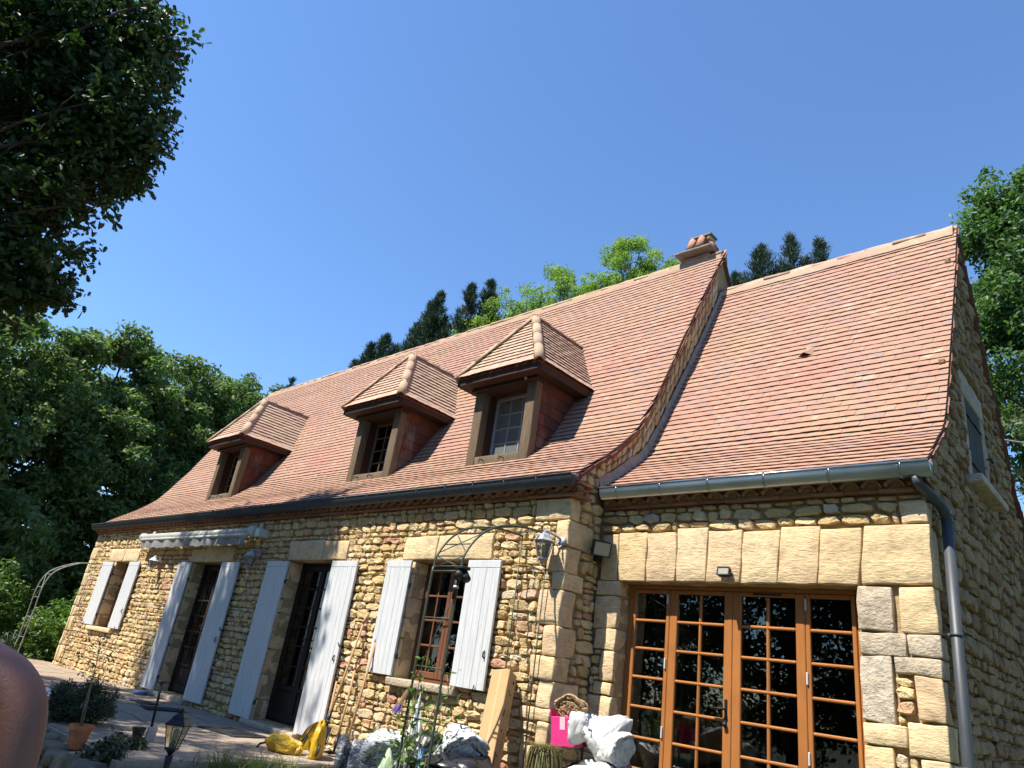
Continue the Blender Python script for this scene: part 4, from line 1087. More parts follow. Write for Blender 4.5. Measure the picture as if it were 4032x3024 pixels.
curtain(9.28, 9.75, .12, 2.28, .36, 'grey net curtain behind glazed door beside leaning garden tools')
curtain(9.95, 10.35, .12, 2.28, .36, 'half hidden net curtain in glazed door nearest the garden tools')
curtain(1.9, 2.3, .95, 2.28, .36, 'net curtain in small window at far end of house')
curtain(5.9, 6.3, .12, 2.28, .36, 'dim net curtain in glazed door under the awning')

# --- the oak doors of the extension
od = empty('oak_glazed_door', (16.05, D+.2, -.1)); child(od, house)
YD = D+.175; ZB, ZT = -.12, 2.19
OK = M['oak']
for q in ((14.878, 14.945, ZB, ZT), (17.15, 17.217, ZB, ZT), (14.946, 17.149, ZT-.045, ZT)): pbox('frame', OK, od, q[0], q[1], YD, YD+.09, q[2], q[3], .006)
leaves_x = [(14.948, 15.378, 1), (15.382, 16.047, 2), (16.051, 16.722, 2), (16.726, 17.147, 1)]
zs_ = [2.105-.271*k for k in range(9)]
for li, (a, b, cols) in enumerate(leaves_x):
    yy = YD-.012; st = .034 if cols == 1 else .082
    sl0 = st if not (cols == 1 and li == 3) else .04; sr0 = st if not (cols == 1 and li == 0) else .04
    top, bot = ZT-.048, ZB+.01
    for q in ((a, a+sl0, bot, top), (b-sr0, b, bot, top), (a+sl0+.001, b-sr0-.001, 2.105, top), (a+sl0+.001, b-sr0-.001, bot, zs_[8]-.0)):
        pbox('stile', OK, od, q[0], q[1], yy, yy+.055, q[2], q[3], .006)
    g0, g1 = a+sl0, b-sr0
    for zz in zs_[1:8]: pbox('glazing_bar', OK, od, g0, g1, yy-.004, yy+.03, zz-.014, zz+.014, .009)
    xs_ = [g0, g1]
    if cols == 2:
        m = (g0+g1)/2; xs_ = [g0, m, g1]
        pbox('glazing_bar', OK, od, m-.014, m+.014, yy-.001, yy+.034, zs_[8], 2.105, .009)
    for c in range(cols):
        for r_ in range(8):
            pbox('pane', M['glass'], od, xs_[c]+.004, xs_[c+1]-.004, yy+.026, yy+.031, zs_[r_+1]+.004, zs_[r_]-.004)
for hx in (15.357, 16.735):
    for hz in (2.05, 1.44, .83): pbox('hinge_cover', M['white_plastic'], od, hx-.008, hx+.008, YD-.03, YD-.012, hz-.05, hz+.05, .004)
pbox('handle_plate', M['iron'], od, 15.985, 16.012, YD-.022, YD-.012, .955, 1.195, .006)
part(MB().tube([(15.998, YD-.02, 1.11), (15.998, YD-.065, 1.11), (15.955, YD-.068, 1.112), (15.875, YD-.066, 1.105)], .0085, 8), 'door_handle', M['iron'], od, True)
part(MB().tube([(15.998, YD-.03, .985), (15.998, YD-.045, .985)], .02, 10), 'key_knob', M['iron'], od, True)
pbox('air_vent', M['iron'], od, 16.25, 16.52, YD-.02, YD-.012, 2.118, 2.135, .003)

# --- shuttered window in the right gable
gw = empty('gable_window', (LX, 2.9, 3.65)); child(gw, house)
for y0, y1, z0, z1 in ((2.42, 2.60, 3.68, 3.98), (2.42, 2.56, 3.99, 4.28), (2.40, 2.60, 4.29, 4.62), (3.36, 3.52, 3.68, 4.02), (3.36, 3.60, 4.03, 4.36), (3.36, 3.54, 4.37, 4.62), (2.44, 3.0, 4.63, 4.93), (3.01, 3.58, 4.63, 4.92)):
    part(rock_box(MB(), LX-.06, LX+.012, y0, y1, z0, z1, .012, .005, y0+z0), 'surround_block', M['grey_block'], gw, True)
pbox('opening_backing', M['interior'], gw, LX-.12, LX-.06, 2.58, 3.38, 3.66, 4.64)
for y0, y1 in ((2.605, 2.975), (2.985, 3.355)):
    n = 3
    for k in range(n): pbox('plank', M['grey_wood'], gw, LX-.03, LX+.0, y0+(y1-y0)*k/n+.001, y0+(y1-y0)*(k+1)/n-.001, 3.685, 4.625, .003)
    for zz in (3.86, 4.42): part(MB().tube([(LX+.006, y0+.02, zz), (LX+.006, y1-.02, zz)], .012, 6), 'strap_hinge', M['iron'], gw, True)
part(rock_box(MB(), LX-.06, LX+.13, 2.38, 3.62, 3.575, 3.665, .012, .005, 5), 'window_sill', M['grey_block'], gw, True)
part(MB().tube([(LX+.0, 3.45, 4.15), (LX+.06, 3.45, 4.15), (LX+.065, 3.45, 4.10)], .012, 6), 'shutter_catch', M['iron'], gw, True)

# ------------------------------------------------------------------ awning
aw = empty('rolled_awning', (5.8, -.15, 2.75), label='rolled up cream awning with scalloped grey valance above the farther glazed door', cat='awning')
def wpart(mb, name, mat, par, smooth=False): return child(meshobj(name, mb.mesh(name, mat, smooth)), par)
wpart(MB().tube([(3.45, -.19, 2.765), (8.02, -.19, 2.745)], .062, 16), 'roller_tube', M['awning_tube'], aw, True)
wpart(MB().tube([(3.45, -.24, 2.70), (8.02, -.24, 2.68)], .03, 10), 'front_bar', M['awning_tube'], aw, True)
for x in (8.06, 3.42):
    wpart(MB().tube([(x-.03, -.18, 2.755), (x+.03, -.18, 2.755)], .095, 18), 'end_cap', M['white_plastic'], aw, True)
for x in (8.16, 3.7):
    wpart(MB().box(x, x+.13, -.2, .0, 2.66, 2.80, .012), 'wall_bracket', M['white_plastic'], aw)
    wpart(MB().tube([(x-.02, -.1, 2.8), (x-.02, -.1, 2.86), (x-.02, -.08, 2.92)], [.03, .035, .012], 10), 'bracket_horn', M['white_plastic'], aw, True)
n = 120; mb = MB()
for i in range(n+1):
    x = 3.55+(7.98-3.55)*i/n
    for j in range(5):
        t = j/4; fold = (.010+.022*t)*math.sin(i*.52+1.2*math.sin(i*.11))+.012*t*mnoise.noise(Vector((x*3, 0, 1)))
        zb = 2.515+.018*abs(math.sin(x*math.pi/.22))
        mb.v.append((x+.02*t*math.sin(i*.3), -.245+fold, 2.69*(1-t)+zb*t))
for i in range(n):
    for j in range(4): mb.f.append((i*5+j, (i+1)*5+j, (i+1)*5+j+1, i*5+j+1))
wpart(mb, 'valance', M['valance'], aw, True)

# ------------------------------------------------------------------ lanterns
def lantern_body(o, c, s, metal, glassm, n=6, up=True):
    """six-sided lantern hanging or standing with its centre at c, s = scale"""
    x, y, z = c
    def P(r, h): return [(x+r*s*math.cos(2*math.pi*k/n), y+r*s*math.sin(2*math.pi*k/n), z+h*s) for k in range(n)]
    def frustum(name, rings, mat):
        mb = MB(); 
        for r, h in rings: mb.v += P(r, h)
        for i in range(len(rings)-1):
            for k in range(n): mb.f.append((i*n+k, i*n+(k+1) % n, (i+1)*n+(k+1) % n, (i+1)*n+k))
        mb.f += [tuple(range(n))[::-1], tuple((len(rings)-1)*n+k for k in range(n))]
        return wpart(mb, name, mat, o)
    frustum('lamp_roof', [(.60, .50), (.63, .54), (.42, .72), (.36, .84), (.22, .95), (.17, .98), (.15, 1.04)], metal)
    frustum('finial', [(.06, 1.03), (.09, 1.09), (.03, 1.2)], metal)
    frustum('base_ring', [(.22, -.50), (.33, -.46), (.33, -.40), (.30, -.38)], metal)
    frustum('base_cup', [(.07, -.72), (.12, -.62), (.22, -.52)], metal)
    wpart(MB().tube([(x, y, z-.38*s), (x, y, z-.1*s)], .10*s, 10), 'bulb_holder', metal, o, True)
    wpart(MB().lathe([(.06*s, 0), (.13*s, .12*s), (.13*s, .35*s), (.08*s, .47*s)], (x, y, z-.12*s), 12), 'bulb', M['white_plastic'], o, True)
    for k in range(n):
        a, b = P(.30, -.40)[k], P(.55, .51)[k]; a2, b2 = P(.30, -.40)[(k+1) % n], P(.55, .51)[(k+1) % n]
        wpart(MB().tube([a, b], .022*s, 5), 'glazing_rib', metal, o)
        wpart(MB().add([a, a2, b2, b], [(0, 1, 2, 3)]), 'lamp_pane', glassm, o)
def wall_lantern(c, wall, s, metal, label):
    o = empty('wall_lantern', wall, label=label, cat='wall lantern', group='lanterns on the front wall')
    lantern_body(o, c, s, metal, M['lamp_glass'])
    w = Vector(wall); cc = Vector(c)
    wpart(MB().tube([w+Vector((0, -.0, 0)), w+Vector((0, -.025, 0))], .05, 12), 'wall_plate', metal, o, True)
    wpart(MB().tube([w, w+(cc-w)*.35+Vector((0, 0, .09)), Vector((cc.x, cc.y*.95+w.y*.05, cc.z+1.16*s)), Vector((cc.x, cc.y, cc.z+1.05*s))], .012, 7), 'bracket_arm', metal, o, True)
    wpart(MB().tube([w+Vector((0, 0, -.02)), w+Vector((0, -.06, -.09)), w+Vector((0, -.10, -.05)), w+Vector((0, -.07, -.01))], .008, 6), 'scroll', metal, o, True)
wall_lantern((14.42, -.20, 2.35), (14.53, -.03, 2.48), .185, M['grey_lamp'], 'weathered grey lantern on the corner quoins above the shutter')
wall_lantern((4.36, -.20, 2.20), (4.25, -.03, 2.34), .145, M['white_lamp'], 'white lantern on the wall left of the farther glazed door')
wall_lantern((8.26, -.20, 2.24), (8.2, -.03, 2.40), .175, M['grey_lamp'], 'shaded grey lantern on the wall between the two glazed doors')
# post lantern in the garden
pl = empty('post_lantern', (14.2, -3.37, ground_z(14.2, -3.37)), label='black garden lantern on a post in the shaded foreground', cat='garden lantern')
lantern_body(pl, (14.2, -3.37, .445), .148, M['dark_metal'], M['lamp_glass'], 4)
wpart(MB().tube([(14.2, -3.37, -.5), (14.2, -3.37, .25), (14.2, -3.37, .34)], [.022, .018, .026], 10), 'post', M['dark_metal'], pl, True)
wpart(MB().lathe([(.05, 0), (.045, .04), (.025, .08)], (14.2, -3.37, -.5), 12), 'post_foot', M['dark_metal'], pl, True)

# floodlights
def floodlight(name, T, w, h, dpt, label, glassm):
    o = empty(name, T.translation, label=label, cat='floodlight')
    def tr(mb): mb.v = [tuple(T @ Vector(p)) for p in mb.v]; return mb
    wpart(tr(MB().box(-w/2, w/2, -dpt, 0, -h/2, h/2, .012)), 'housing', M['black_plastic'], o)
    for q in ((-w/2, -w/2+.012, -h/2, h/2), (w/2-.012, w/2, -h/2, h/2), (-w/2+.0125, w/2-.0125, -h/2, -h/2+.012), (-w/2+.0125, w/2-.0125, h/2-.012, h/2)):
        wpart(tr(MB().box(q[0], q[1], -dpt-.01, -dpt+.002, q[2], q[3], .002)), 'bezel', M['black_plastic'], o)
    wpart(tr(MB().box(-w/2+.013, w/2-.013, -dpt-.004, -dpt-.001, -h/2+.013, h/2-.013)), 'front_glass', glassm, o)
    wpart(tr(MB().tube([(-w*.42, -dpt*.4, 0), (-w*.42, dpt*.7, -h*.2), (w*.42, dpt*.7, -h*.2), (w*.42, -dpt*.4, 0)], .008, 6)), 'bracket', M['black_plastic'], o)
    return o
GP = glass('floodlight_glass', (.4, .4, .38), .1, .6, (.55, .54, .48))
T = Matrix.Translation((LM+.12, .40, 2.51)) @ Matrix.Rotation(R(58), 4, 'Z') @ Matrix.Rotation(R(18), 4, 'X')
f1 = floodlight('floodlight', T, .20, .16, .07, 'black halogen floodlight on the return wall beside the stone lintel', GP)
wpart(MB().box(LM+.0, LM+.08, .44, .52, 2.38, 2.47, .01), 'motion_sensor', M['black_plastic'], f1)
T = Matrix.Translation((16.08, D-.05, 2.275)) @ Matrix.Rotation(R(-14), 4, 'X')
floodlight('floodlight', T, .125, .085, .05, 'small black solar light in the middle of the stone lintel', GP)

# ------------------------------------------------------------------ garden arches
def arch(x0, x1, prof, yf, mat, label, foot):
    """two hoops side by side rising from the path and ending at the wall"""
    yn = prof[0][0]; zs = prof[1][1]
    o = empty('garden_arch', ((x0+x1)/2, yn, foot), label=label, cat='garden arch', group='metal arches along the house')
    hz = []
    for x in (x0, x1):
        P0 = [(yn, foot)]+prof
        pts = [Vector((x, a, b)) for a, b in P0]; sm = []
        for i in range(len(pts)-1):
            q0, q1, q2, q3 = pts[max(i-1, 0)], pts[i], pts[i+1], pts[min(i+2, len(pts)-1)]
            for k in range(4):
                t = k/4; sm.append(.5*((2*q1)+(q2-q0)*t+(2*q0-5*q1+4*q2-q3)*t*t+(3*q1-q0-3*q2+q3)*t**3))
        sm.append(pts[-1]); hz.append(sm)
        wpart(MB().tube(sm, .011, 8), 'hoop', mat, o, True)
        wpart(MB().tube([(x, yf, prof[-1][1]), (x, yf+.004, foot)], .007, 6), 'rear_leg', mat, o, True)
    m = len(hz[0])
    for k in range(8, m, 3): wpart(MB().tube([hz[0][k], hz[1][k]], .006, 6), 'cross_rod', mat, o, True)
    for z in np.arange(foot+.5, zs, .42): wpart(MB().tube([(x0, yn, z), (x1, yn, z)], .006, 6), 'cross_rod', mat, o, True)
    for k in (6, 12):
        wpart(MB().tube([hz[0][k], hz[1][k+5]], .005, 5), 'brace', mat, o, True); wpart(MB().tube([hz[1][k], hz[0][k+5]], .005, 5), 'brace', mat, o, True)
    for z in np.arange(foot+.3, zs-.4, .9): wpart(MB().tube([(x0, yn, z), (x1, yn, z+.8)], .005, 5), 'brace', mat, o, True)
    return o
arch(14.0, 14.38, [(-1.275, 1.72), (-1.262, 1.98), (-1.235, 2.11), (-1.09, 2.30), (-.845, 2.448), (-.45, 2.53), (-.09, 2.54)], -.085, M['green_metal'], 'dark green metal garden arch standing in front of the nearest shuttered window', ground_z(14.2, -1.27)-.05)
arch(.20, .60, [(-.925, .9), (-.935, 1.56), (-.80, 1.93), (-.42, 2.17), (-.2, 2.23), (-.06, 2.25)], -.055, M['pale_metal'], 'pale weathered garden arch at the far left corner of the house', .0)
# sensor spotlight clipped on the arch
sp = empty('sensor_spotlight', (14.38, -1.27, 1.9), label='black twin spotlight with sensor strapped to the arch tube', cat='spotlight')
wpart(MB().box(14.36, 14.47, -1.33, -1.22, 1.945, 1.975, .008), 'solar_cap', M['black_plastic'], sp)
wpart(MB().tube([(14.40, -1.28, 1.93), (14.43, -1.33, 1.87)], [.03, .045], 12), 'spot_head', M['black_plastic'], sp, True)
wpart(MB().tube([(14.41, -1.24, 1.93), (14.48, -1.27, 1.86)], [.03, .042], 12), 'spot_head', M['black_plastic'], sp, True)
wpart(MB().tube([(14.38, -1.285, 1.90), (14.38, -1.29, 1.68)], .022, 10), 'battery_tube', M['black_plastic'], sp, True)
wpart(MB().tube([(14.38, -1.288, 1.775), (14.38, -1.288, 1.80)], .025, 10), 'strap', M['white_plastic'], sp, True)
# ------------------------------------------------------------------ clutter in front of the house
def frame_from(axis, side):
    Z = Vector(axis).normalized(); X = Vector(side); X = (X-Z*X.dot(Z)).normalized(); Y = Z.cross(X)
    return X, Y, Z
def mat_from(o, X, Y, Z): return Matrix(((X.x, Y.x, Z.x, o.x), (X.y, Y.y, Z.y, o.y), (X.z, Y.z, Z.z, o.z), (0, 0, 0, 1)))
# tall cardboard box leaning on the wall
cb = empty('cardboard_box', (14.38, -.68, -.18), label='tall narrow cardboard box leaning on the wall below the window shutter', cat='cardboard box')
b0, b1 = Vector((14.40, -.66, -.18)), Vector((14.065, -.155, 1.145)); X, Y, Z = frame_from(b1-b0, (1, .12, 0)); ln = (b1-b0).length
Tb = mat_from(b0, X, Y, Z)
def tpart(mb, name, mat, par, T, smooth=False): mb.v = [tuple(T @ Vector(p)) for p in mb.v]; return wpart(mb, name, mat, par, smooth)
tpart(MB().box(-.105, .105, -.075, .075, 0, ln-.004, .006), 'carton', M['cardboard'], cb, Tb)
tpart(MB().box(-.006, .02, -.0765, -.0755, .02, ln-.01), 'tape_seam', simple('carton_tape', (.52, .34, .16), .4, 0, .1, 8, 0), cb, Tb)
tpart(MB().box(-.108, .07, -.06, .08, ln-.003, ln+.012, .004), 'top_flap', M['cardboard'], cb, Tb)
for k, (yy, zz, hw, hh) in enumerate([(0.03, ln-.10, .012, .018), (-.015, ln-.20, .014, .006), (.01, ln-.225, .018, .006), (-.035, ln-.42, .009, .03), (.03, ln-.40, .003, .04), (-.02, ln-.58, .007, .012), (.02, ln-.66, .0025, .08), (-.05, ln-.86, .007, .08), (-.02, ln-.8, .006, .012), (0, ln-1.1, .012, .02)]):
    tpart(MB().box(.1052, .1062, yy-hw, yy+hw, zz-hh, zz+hh), 'printed_mark', M['ink'], cb, Tb)
# crumpled sacks
def crumple(name, c, size, seed, mat, label, cat, amp=.22, fq=2.6, rot=0, flat=.0, group=None, nu=0, nv=0, pinch=0, crease=.10):
    V, F = CLOTH[seed % 4]; V = V.copy()
    if pinch: V[:, :2] *= (1-pinch*np.clip((V[:, 2:3]+.3)/1.3, 0, 1))
    else:
        tl = (1.25, -1.1, .9, 1.4)[(seed//4) % 4]; c_, s_ = math.cos(tl), math.sin(tl); V = np.c_[V[:, 0], V[:, 1]*c_-V[:, 2]*s_, V[:, 1]*s_+V[:, 2]*c_]*1.12
    a_ = rot+seed*1.9; ca, sa = math.cos(a_), math.sin(a_)
    X_ = V[:, 0]*ca-V[:, 1]*sa; Y_ = V[:, 0]*sa+V[:, 1]*ca
    V = np.c_[X_*size[0]+c[0], Y_*size[1]+c[1], V[:, 2]*size[2]+c[2]]
    mb = MB(); mb.v = V.tolist(); mb.f = F
    return tag(mb.build(name, mat, None, True), label, cat, group)
GS = 'sacks heaped below the window'
crumple('plastic_sack', (13.02, -.86, .10), (.19, .20, .30), 1, M['grey_bag'], 'grey printed compost sack at the left end of the heap', 'sack', .14, 1.6, .3, 0, GS, crease=.05)
crumple('plastic_sack', (13.12, -.72, .26), (.24, .20, .19), 2, M['printed_bag'], 'crumpled white sack lying behind the grey printed sack', 'sack', .25, 2.4, .2, 0, GS)
crumple('plastic_sack', (13.38, -.60, .44), (.16, .16, .38), 3, M['white_bag'], 'upright white sack with a pointed top under the window sill', 'sack', .22, 2.2, .5, 0, GS, pinch=.55)
crumple('plastic_sack', (13.52, -1.0, .06), (.15, .13, .28), 4, M['green_bag'], 'pale green sack behind the climbing plant', 'sack', .2, 2.0, .8, 0, GS, pinch=.2)
crumple('plastic_sack', (13.80, -.94, .16), (.17, .2, .27), 5, M['grey_bag'], 'dark grey sack between the two front arch legs', 'sack', .16, 1.8, .2, 0, GS, crease=.06)
crumple('plastic_sack', (13.68, -.62, .36), (.2, .18, .16), 6, M['black_bag'], 'black sack at the back of the heap beside the pointed white sack', 'sack', .22, 2.2, .2, 0, GS)
pb = crumple('plastic_sack', (14.10, -.72, .47), (.25, .20, .20), 7, M['white_bag'], 'white sack printed with black letters beside the cardboard box', 'sack', .24, 2.2, .4, 0, GS, crease=.13)
crumple('plastic_sack', (14.30, -.86, .33), (.36, .22, .15), 8, M['black_bag'], 'black sack draped across the front of the heap', 'sack', .22, 2.6, .35, 0, GS)
crumple('plastic_sack', (14.62, -1.02, .18), (.16, .17, .22), 9, M['white_bag'], 'small white sack at the front foot of the cardboard box', 'sack', .22, 2.4, .1, 0, GS)
crumple('blue_wrapper', (14.10, -1.12, .17), (.035, .035, .25), 10, simple('pale_blue_film', (.25, .48, .68), .4, 0, .3, 12), 'pale blue plastic wrapper hanging beside the black sack', 'wrapper', .25, 2.0)
fc = bpy.data.curves.new('letters', 'FONT'); fc.body = 'CAI'; fc.size = .095; fc.extrude = 0; fc.space_character = 1.15
tmp = bpy.data.objects.new('tmp_text', fc); fc.materials.append(M['ink']); col.objects.link(tmp); bpy.context.view_layer.update()
lme = bpy.data.meshes.new_from_object(tmp.evaluated_get(bpy.context.evaluated_depsgraph_get())); bpy.data.objects.remove(tmp)
lt = bpy.data.objects.new('printed_letters', lme); col.objects.link(lt)
from mathutils.bvhtree import BVHTree
bv = BVHTree.FromPolygons([v.co for v in pb.data.vertices], [tuple(q.vertices) for q in pb.data.polygons])
nl = (CAM-Vector((14.1, -.72, .5))).normalized(); Xl = Vector((.74, .62, -.20)); Xl = (Xl-nl*Xl.dot(nl)).normalized(); Yl = nl.cross(Xl)
for v in lme.vertices:
    o_ = Vector((14.12, -.74, .53))+Xl*(v.co.x-.12)+Yl*(v.co.y-.02)+nl*.8
    h = bv.ray_cast(o_, -nl)[0]
    v.co = (h if h else o_-nl*.55)+nl*.004
lt.parent = pb
# dust sheets by the corner, pink box, crumpled paper
crumple('dust_sheet_bundle', (15.40, -.22, .80), (.19, .18, .20), 11, M['sheet'], 'white dust sheet bundle heaped behind the pink box', 'dust sheet', .26, 2.8, .2, 0, 'white dust sheets', 80, 52, 0, .085)
crumple('dust_sheet_bundle', (15.55, -.38, .71), (.13, .13, .11), 12, M['sheet'], 'white dust sheet fold sagging towards the oak door', 'dust sheet', .26, 2.8, .7, 0, 'white dust sheets', 80, 52, 0, .085)
crumple('dust_sheet_bundle', (15.50, -.58, .42), (.25, .22, .19), 13, M['sheet'], 'large white dust sheet bundle lowest by the oak door', 'dust sheet', .24, 3.0, .4, 0, 'white dust sheets', 80, 52, 0, .085)
crumple('dust_sheet_bundle', (15.27, -.46, .80), (.075, .07, .11), 14, M['sheet'], 'white cloth flap hanging over the edge of the pink box', 'dust sheet', .24, 2.6, .3, 0, 'white dust sheets', 80, 52, 0, .085)
crumple('paper_wad', (15.06, -.30, .955), (.13, .11, .085), 15, M['paper'], 'crumpled brown wrapping paper on top of the pink box', 'paper', .35, 3.4, .2, 0, None, 72, 46, 0, .26)
crumple('plastic_sack', (15.30, -.30, .22), (.36, .2, .42), 16, M['black_bag'], 'dark sack underneath the pink box and dust sheets', 'sack', .15, 2.0, .2)
pk = empty('pink_box', (15.15, -.3, .66), label='bright pink cardboard box under the crumpled brown paper', cat='box')
Tp = Matrix.Translation((15.10, -.33, .635)) @ Matrix.Rotation(R(22), 4, 'Z') @ Matrix.Rotation(R(-6), 4, 'Y')
tpart(MB().box(-.14, .13, -.12, .12, 0, .23, .004), 'carton', M['pink'], pk, Tp)
tpart(MB().box(-.06, -.015, -.1215, -.1205, .13, .23), 'tape_strip', M['tape'], pk, Tp)
tpart(MB().box(-.155, -.149, -.10, .10, .225, .28, .001), 'open_flap', M['pink'], pk, Tp)
# weathered stump with dried grasses
st = empty('planter_post', (15.06, -.62, -.2), label='weathered grey wooden stump carrying a clump of dry trailing grass', cat='planter')
mb = MB()
for j, z in enumerate((-.2, .1, .4, .58)):
    for i in range(14):
        a = 2*math.pi*i/14; r = .10*(1+.16*mnoise.noise(Vector((math.cos(a)*2, math.sin(a)*2, z)))+.05*(i % 2)); mb.v.append((15.06+r*math.cos(a), -.62+r*math.sin(a), z))
for j in range(3):
    for i in range(14): mb.f.append((j*14+i, j*14+(i+1) % 14, (j+1)*14+(i+1) % 14, (j+1)*14+i))
mb.f.append(tuple(42+i for i in range(14)))
wpart(mb, 'stump', M['old_wood'], st, False)

# ------------------------------------------------------------------ tools leaning by the door
def tool(name, p0, p1, r, label, head):
    o = empty(name, p0, label=label, cat='garden tool', group='garden tools leaning on the wall')
    p0, p1 = Vector(p0), Vector(p1); bow = Vector((.006, 0, 0))
    wpart(MB().tube([p0+(p1-p0)*(.16 if head != 'rake' else 0), (p0+p1)/2+bow, p1], [r, r*1.05, r*.9], 10), 'shaft', M['handle_wood'], o, True)
    X, Y, Z = frame_from(p1-p0, (1, 0, 0)); T = mat_from(p0, X, Y, Z)
    if head == 'shovel':
        mb = MB(); nn = 7
        for j in range(nn):
            for i in range(7):
                u = (i-3)/3; v = j/(nn-1); w = .105*(1-.55*max(0, (.35-v)/.35)**2)*(1 if v < .93 else .8)
                mb.v.append((u*w, .03*u*u-.02, v*.28))
        for j in range(nn-1):
            for i in range(6): mb.f.append((j*7+i, j*7+i+1, (j+1)*7+i+1, (j+1)*7+i))
        tpart(mb, 'blade', M['dark_metal'], o, T, True); tpart(MB().tube([(0, 0, .25), (0, 0, .45)], [.026, .02], 10), 'socket', M['dark_metal'], o, T, True)
    elif head == 'fork':
        for u in (-.09, -.03, .03, .09): tpart(MB().tube([(u, -.03, 0), (u, .0, .14), (u, 0, .26)], [.004, .007, .008], 6), 'tine', M['dark_metal'], o, T, True)
        tpart(MB().box(-.10, .10, -.01, .01, .25, .275, .006), 'cross_bar', M['dark_metal'], o, T); tpart(MB().tube([(0, 0, .27), (0, 0, .45)], [.02, .018], 10), 'socket', M['blue_plastic'], o, T, True)
    elif head == 'hoe':
        tpart(MB().box(-.07, .07, -.11, .0, .0, .012, .003), 'blade', M['dark_metal'], o, T); tpart(MB().tube([(0, 0, .0), (0, 0, .22)], [.016, .02], 10), 'socket', M['dark_metal'], o, T, True)
    else:
        tpart(MB().box(-.014, .014, -.014, .014, ln if False else 0, .02), 'butt', M['handle_wood'], o, T)
    tpart(MB().tube([(0, 0, (p1-p0).length-.10), (0, 0, (p1-p0).length)], r*1.15, 10), 'grip', M['handle_wood'] if head != 'fork' else M['dark_metal'], o, T, True)
    return o
tool('shovel', (11.42, -.34, .015), (11.45, -.06, 1.58), .015, 'shovel with long wooden handle and dark blade, leftmost of the tall tools', 'shovel')
tool('garden_fork', (11.53, -.36, .015), (11.14, -.075, .86), .014, 'short garden fork with blue socket beside the door shutter', 'fork')
tool('hoe', (11.70, -.30, .03), (11.46, -.06, 1.03), .014, 'short hoe with rusty shaft between the two long handles', 'hoe')
tool('broom_handle', (11.96, -.36, .0), (11.765, -.06, 1.38), .015, 'pale wooden pole leaning nearest the window shutter', 'rake')
# yellow crumpled bag
yb = empty('yellow_bag', (11.8, -.75, .02), label='bright yellow tarpaulin bag with black straps slumped on the terrace', cat='bag')
def sheet_part(name, rows, mat, par, wob=.012, sub=8):
    """smooth surface through rows of points"""
    A = np.array(rows, float); m, n, _ = A.shape
    us = np.linspace(0, m-1, (m-1)*sub+1); vs = np.linspace(0, n-1, (n-1)*sub+1)
    def lin(B, t):
        i = np.clip(np.floor(t).astype(int), 0, B.shape[0]-2); f = (t-i)[:, None, None]; f = f*f*(3-2*f); return B[i]*(1-f)+B[i+1]*f
    G1 = lin(A, us); G2 = lin(G1.transpose(1, 0, 2), vs).transpose(1, 0, 2)
    mb = MB(); p, q, _ = G2.shape
    for a in range(p):
        for b in range(q):
            v = Vector(G2[a, b]); nn = mnoise.noise_vector(v*9)*wob+mnoise.noise_vector(v*22)*wob*.5; mb.v.append(tuple(v+nn))
    for a in range(p-1):
        for b in range(q-1): mb.f.append((a*q+b, a*q+b+1, (a+1)*q+b+1, (a+1)*q+b))
    return wpart(mb, name, mat, par, True)
sheet_part('rear_panel', [[(11.50, -.70, .03), (11.62, -.60, .05), (11.80, -.55, .03)], [(11.55, -.68, .18), (11.66, -.58, .26), (11.84, -.56, .20)], [(11.60, -.66, .28), (11.70, -.60, .36), (11.86, -.60, .30)]], M['yellow'], yb)
def cloth_part(name, k, c, size, rot, tilt, mat, par):
    V, F = CLOTH[k]; c_, s_ = math.cos(tilt), math.sin(tilt); V = np.c_[V[:, 0], V[:, 1]*c_-V[:, 2]*s_, V[:, 1]*s_+V[:, 2]*c_]; c_, s_ = math.cos(rot), math.sin(rot)
    V = np.c_[V[:, 0]*size[0], V[:, 1]*size[1], V[:, 2]*size[2]]; V = np.c_[V[:, 0]*c_-V[:, 1]*s_+c[0], V[:, 0]*s_+V[:, 1]*c_+c[1], np.maximum(V[:, 2]+c[2], .016)]
    mb = MB(); mb.v = V.tolist(); mb.f = F; return wpart(mb, name, mat, par, True)
cloth_part('front_lobe', 0, (11.60, -.95, .105), (.22, .13, .10), .35, 1.2, M['yellow'], yb)
cloth_part('side_lobe', 2, (11.93, -.70, .19), (.07, .15, .20), .75, .25, M['yellow'], yb)
for pts in ([(11.62, -.64, .20), (11.62, -.70, .05), (11.66, -.74, .12), (11.68, -.64, .31)], [(11.94, -.6, .37), (11.90, -.63, .395), (11.86, -.6, .36)], [(11.38, -1.0, .08), (11.33, -1.04, .06), (11.30, -1.05, .02), (11.34, -1.06, -.0)], [(12.05, -.75, .16), (12.06, -.76, .10), (12.05, -.78, .05)]):
    wpart(MB().tube(pts, .012, 6), 'strap', M['black_plastic'], yb, True)
# door mats
def mat(name, cx, cy, w, d, rot, label):
    T = Matrix.Translation((cx, cy, .016)) @ Matrix.Rotation(rot, 4, 'Z'); mb = MB().box(-w/2, w/2, -d/2, d/2, 0, .014, .004); mb.v = [tuple(T @ Vector(p)) for p in mb.v]
    tag(mb.build(name, M['rubber']), label, 'door mat', 'door mats on the terrace')
mat('door_mat', 10.18, -.78, .80, .50, R(8), 'black door mat in front of the glazed door beside the tools')
mat('door_mat', 8.10, -.80, .42, .56, R(-10), 'dark door mat on the terrace between the two glazed doors')
mat('door_mat', 7.35, -.78, .46, .26, R(2), 'narrow dark mat at the step of the door under the awning')
sh = MB().lathe([(.0, 0), (.11, 0), (.12, .05), (.10, .06), (.0, .05)], (6.0, -.33, .014), 16).build('pet_bowl', M['blue_plastic'], None, True); tag(sh, 'small blue bowl on the terrace below the first door shutter', 'bowl')
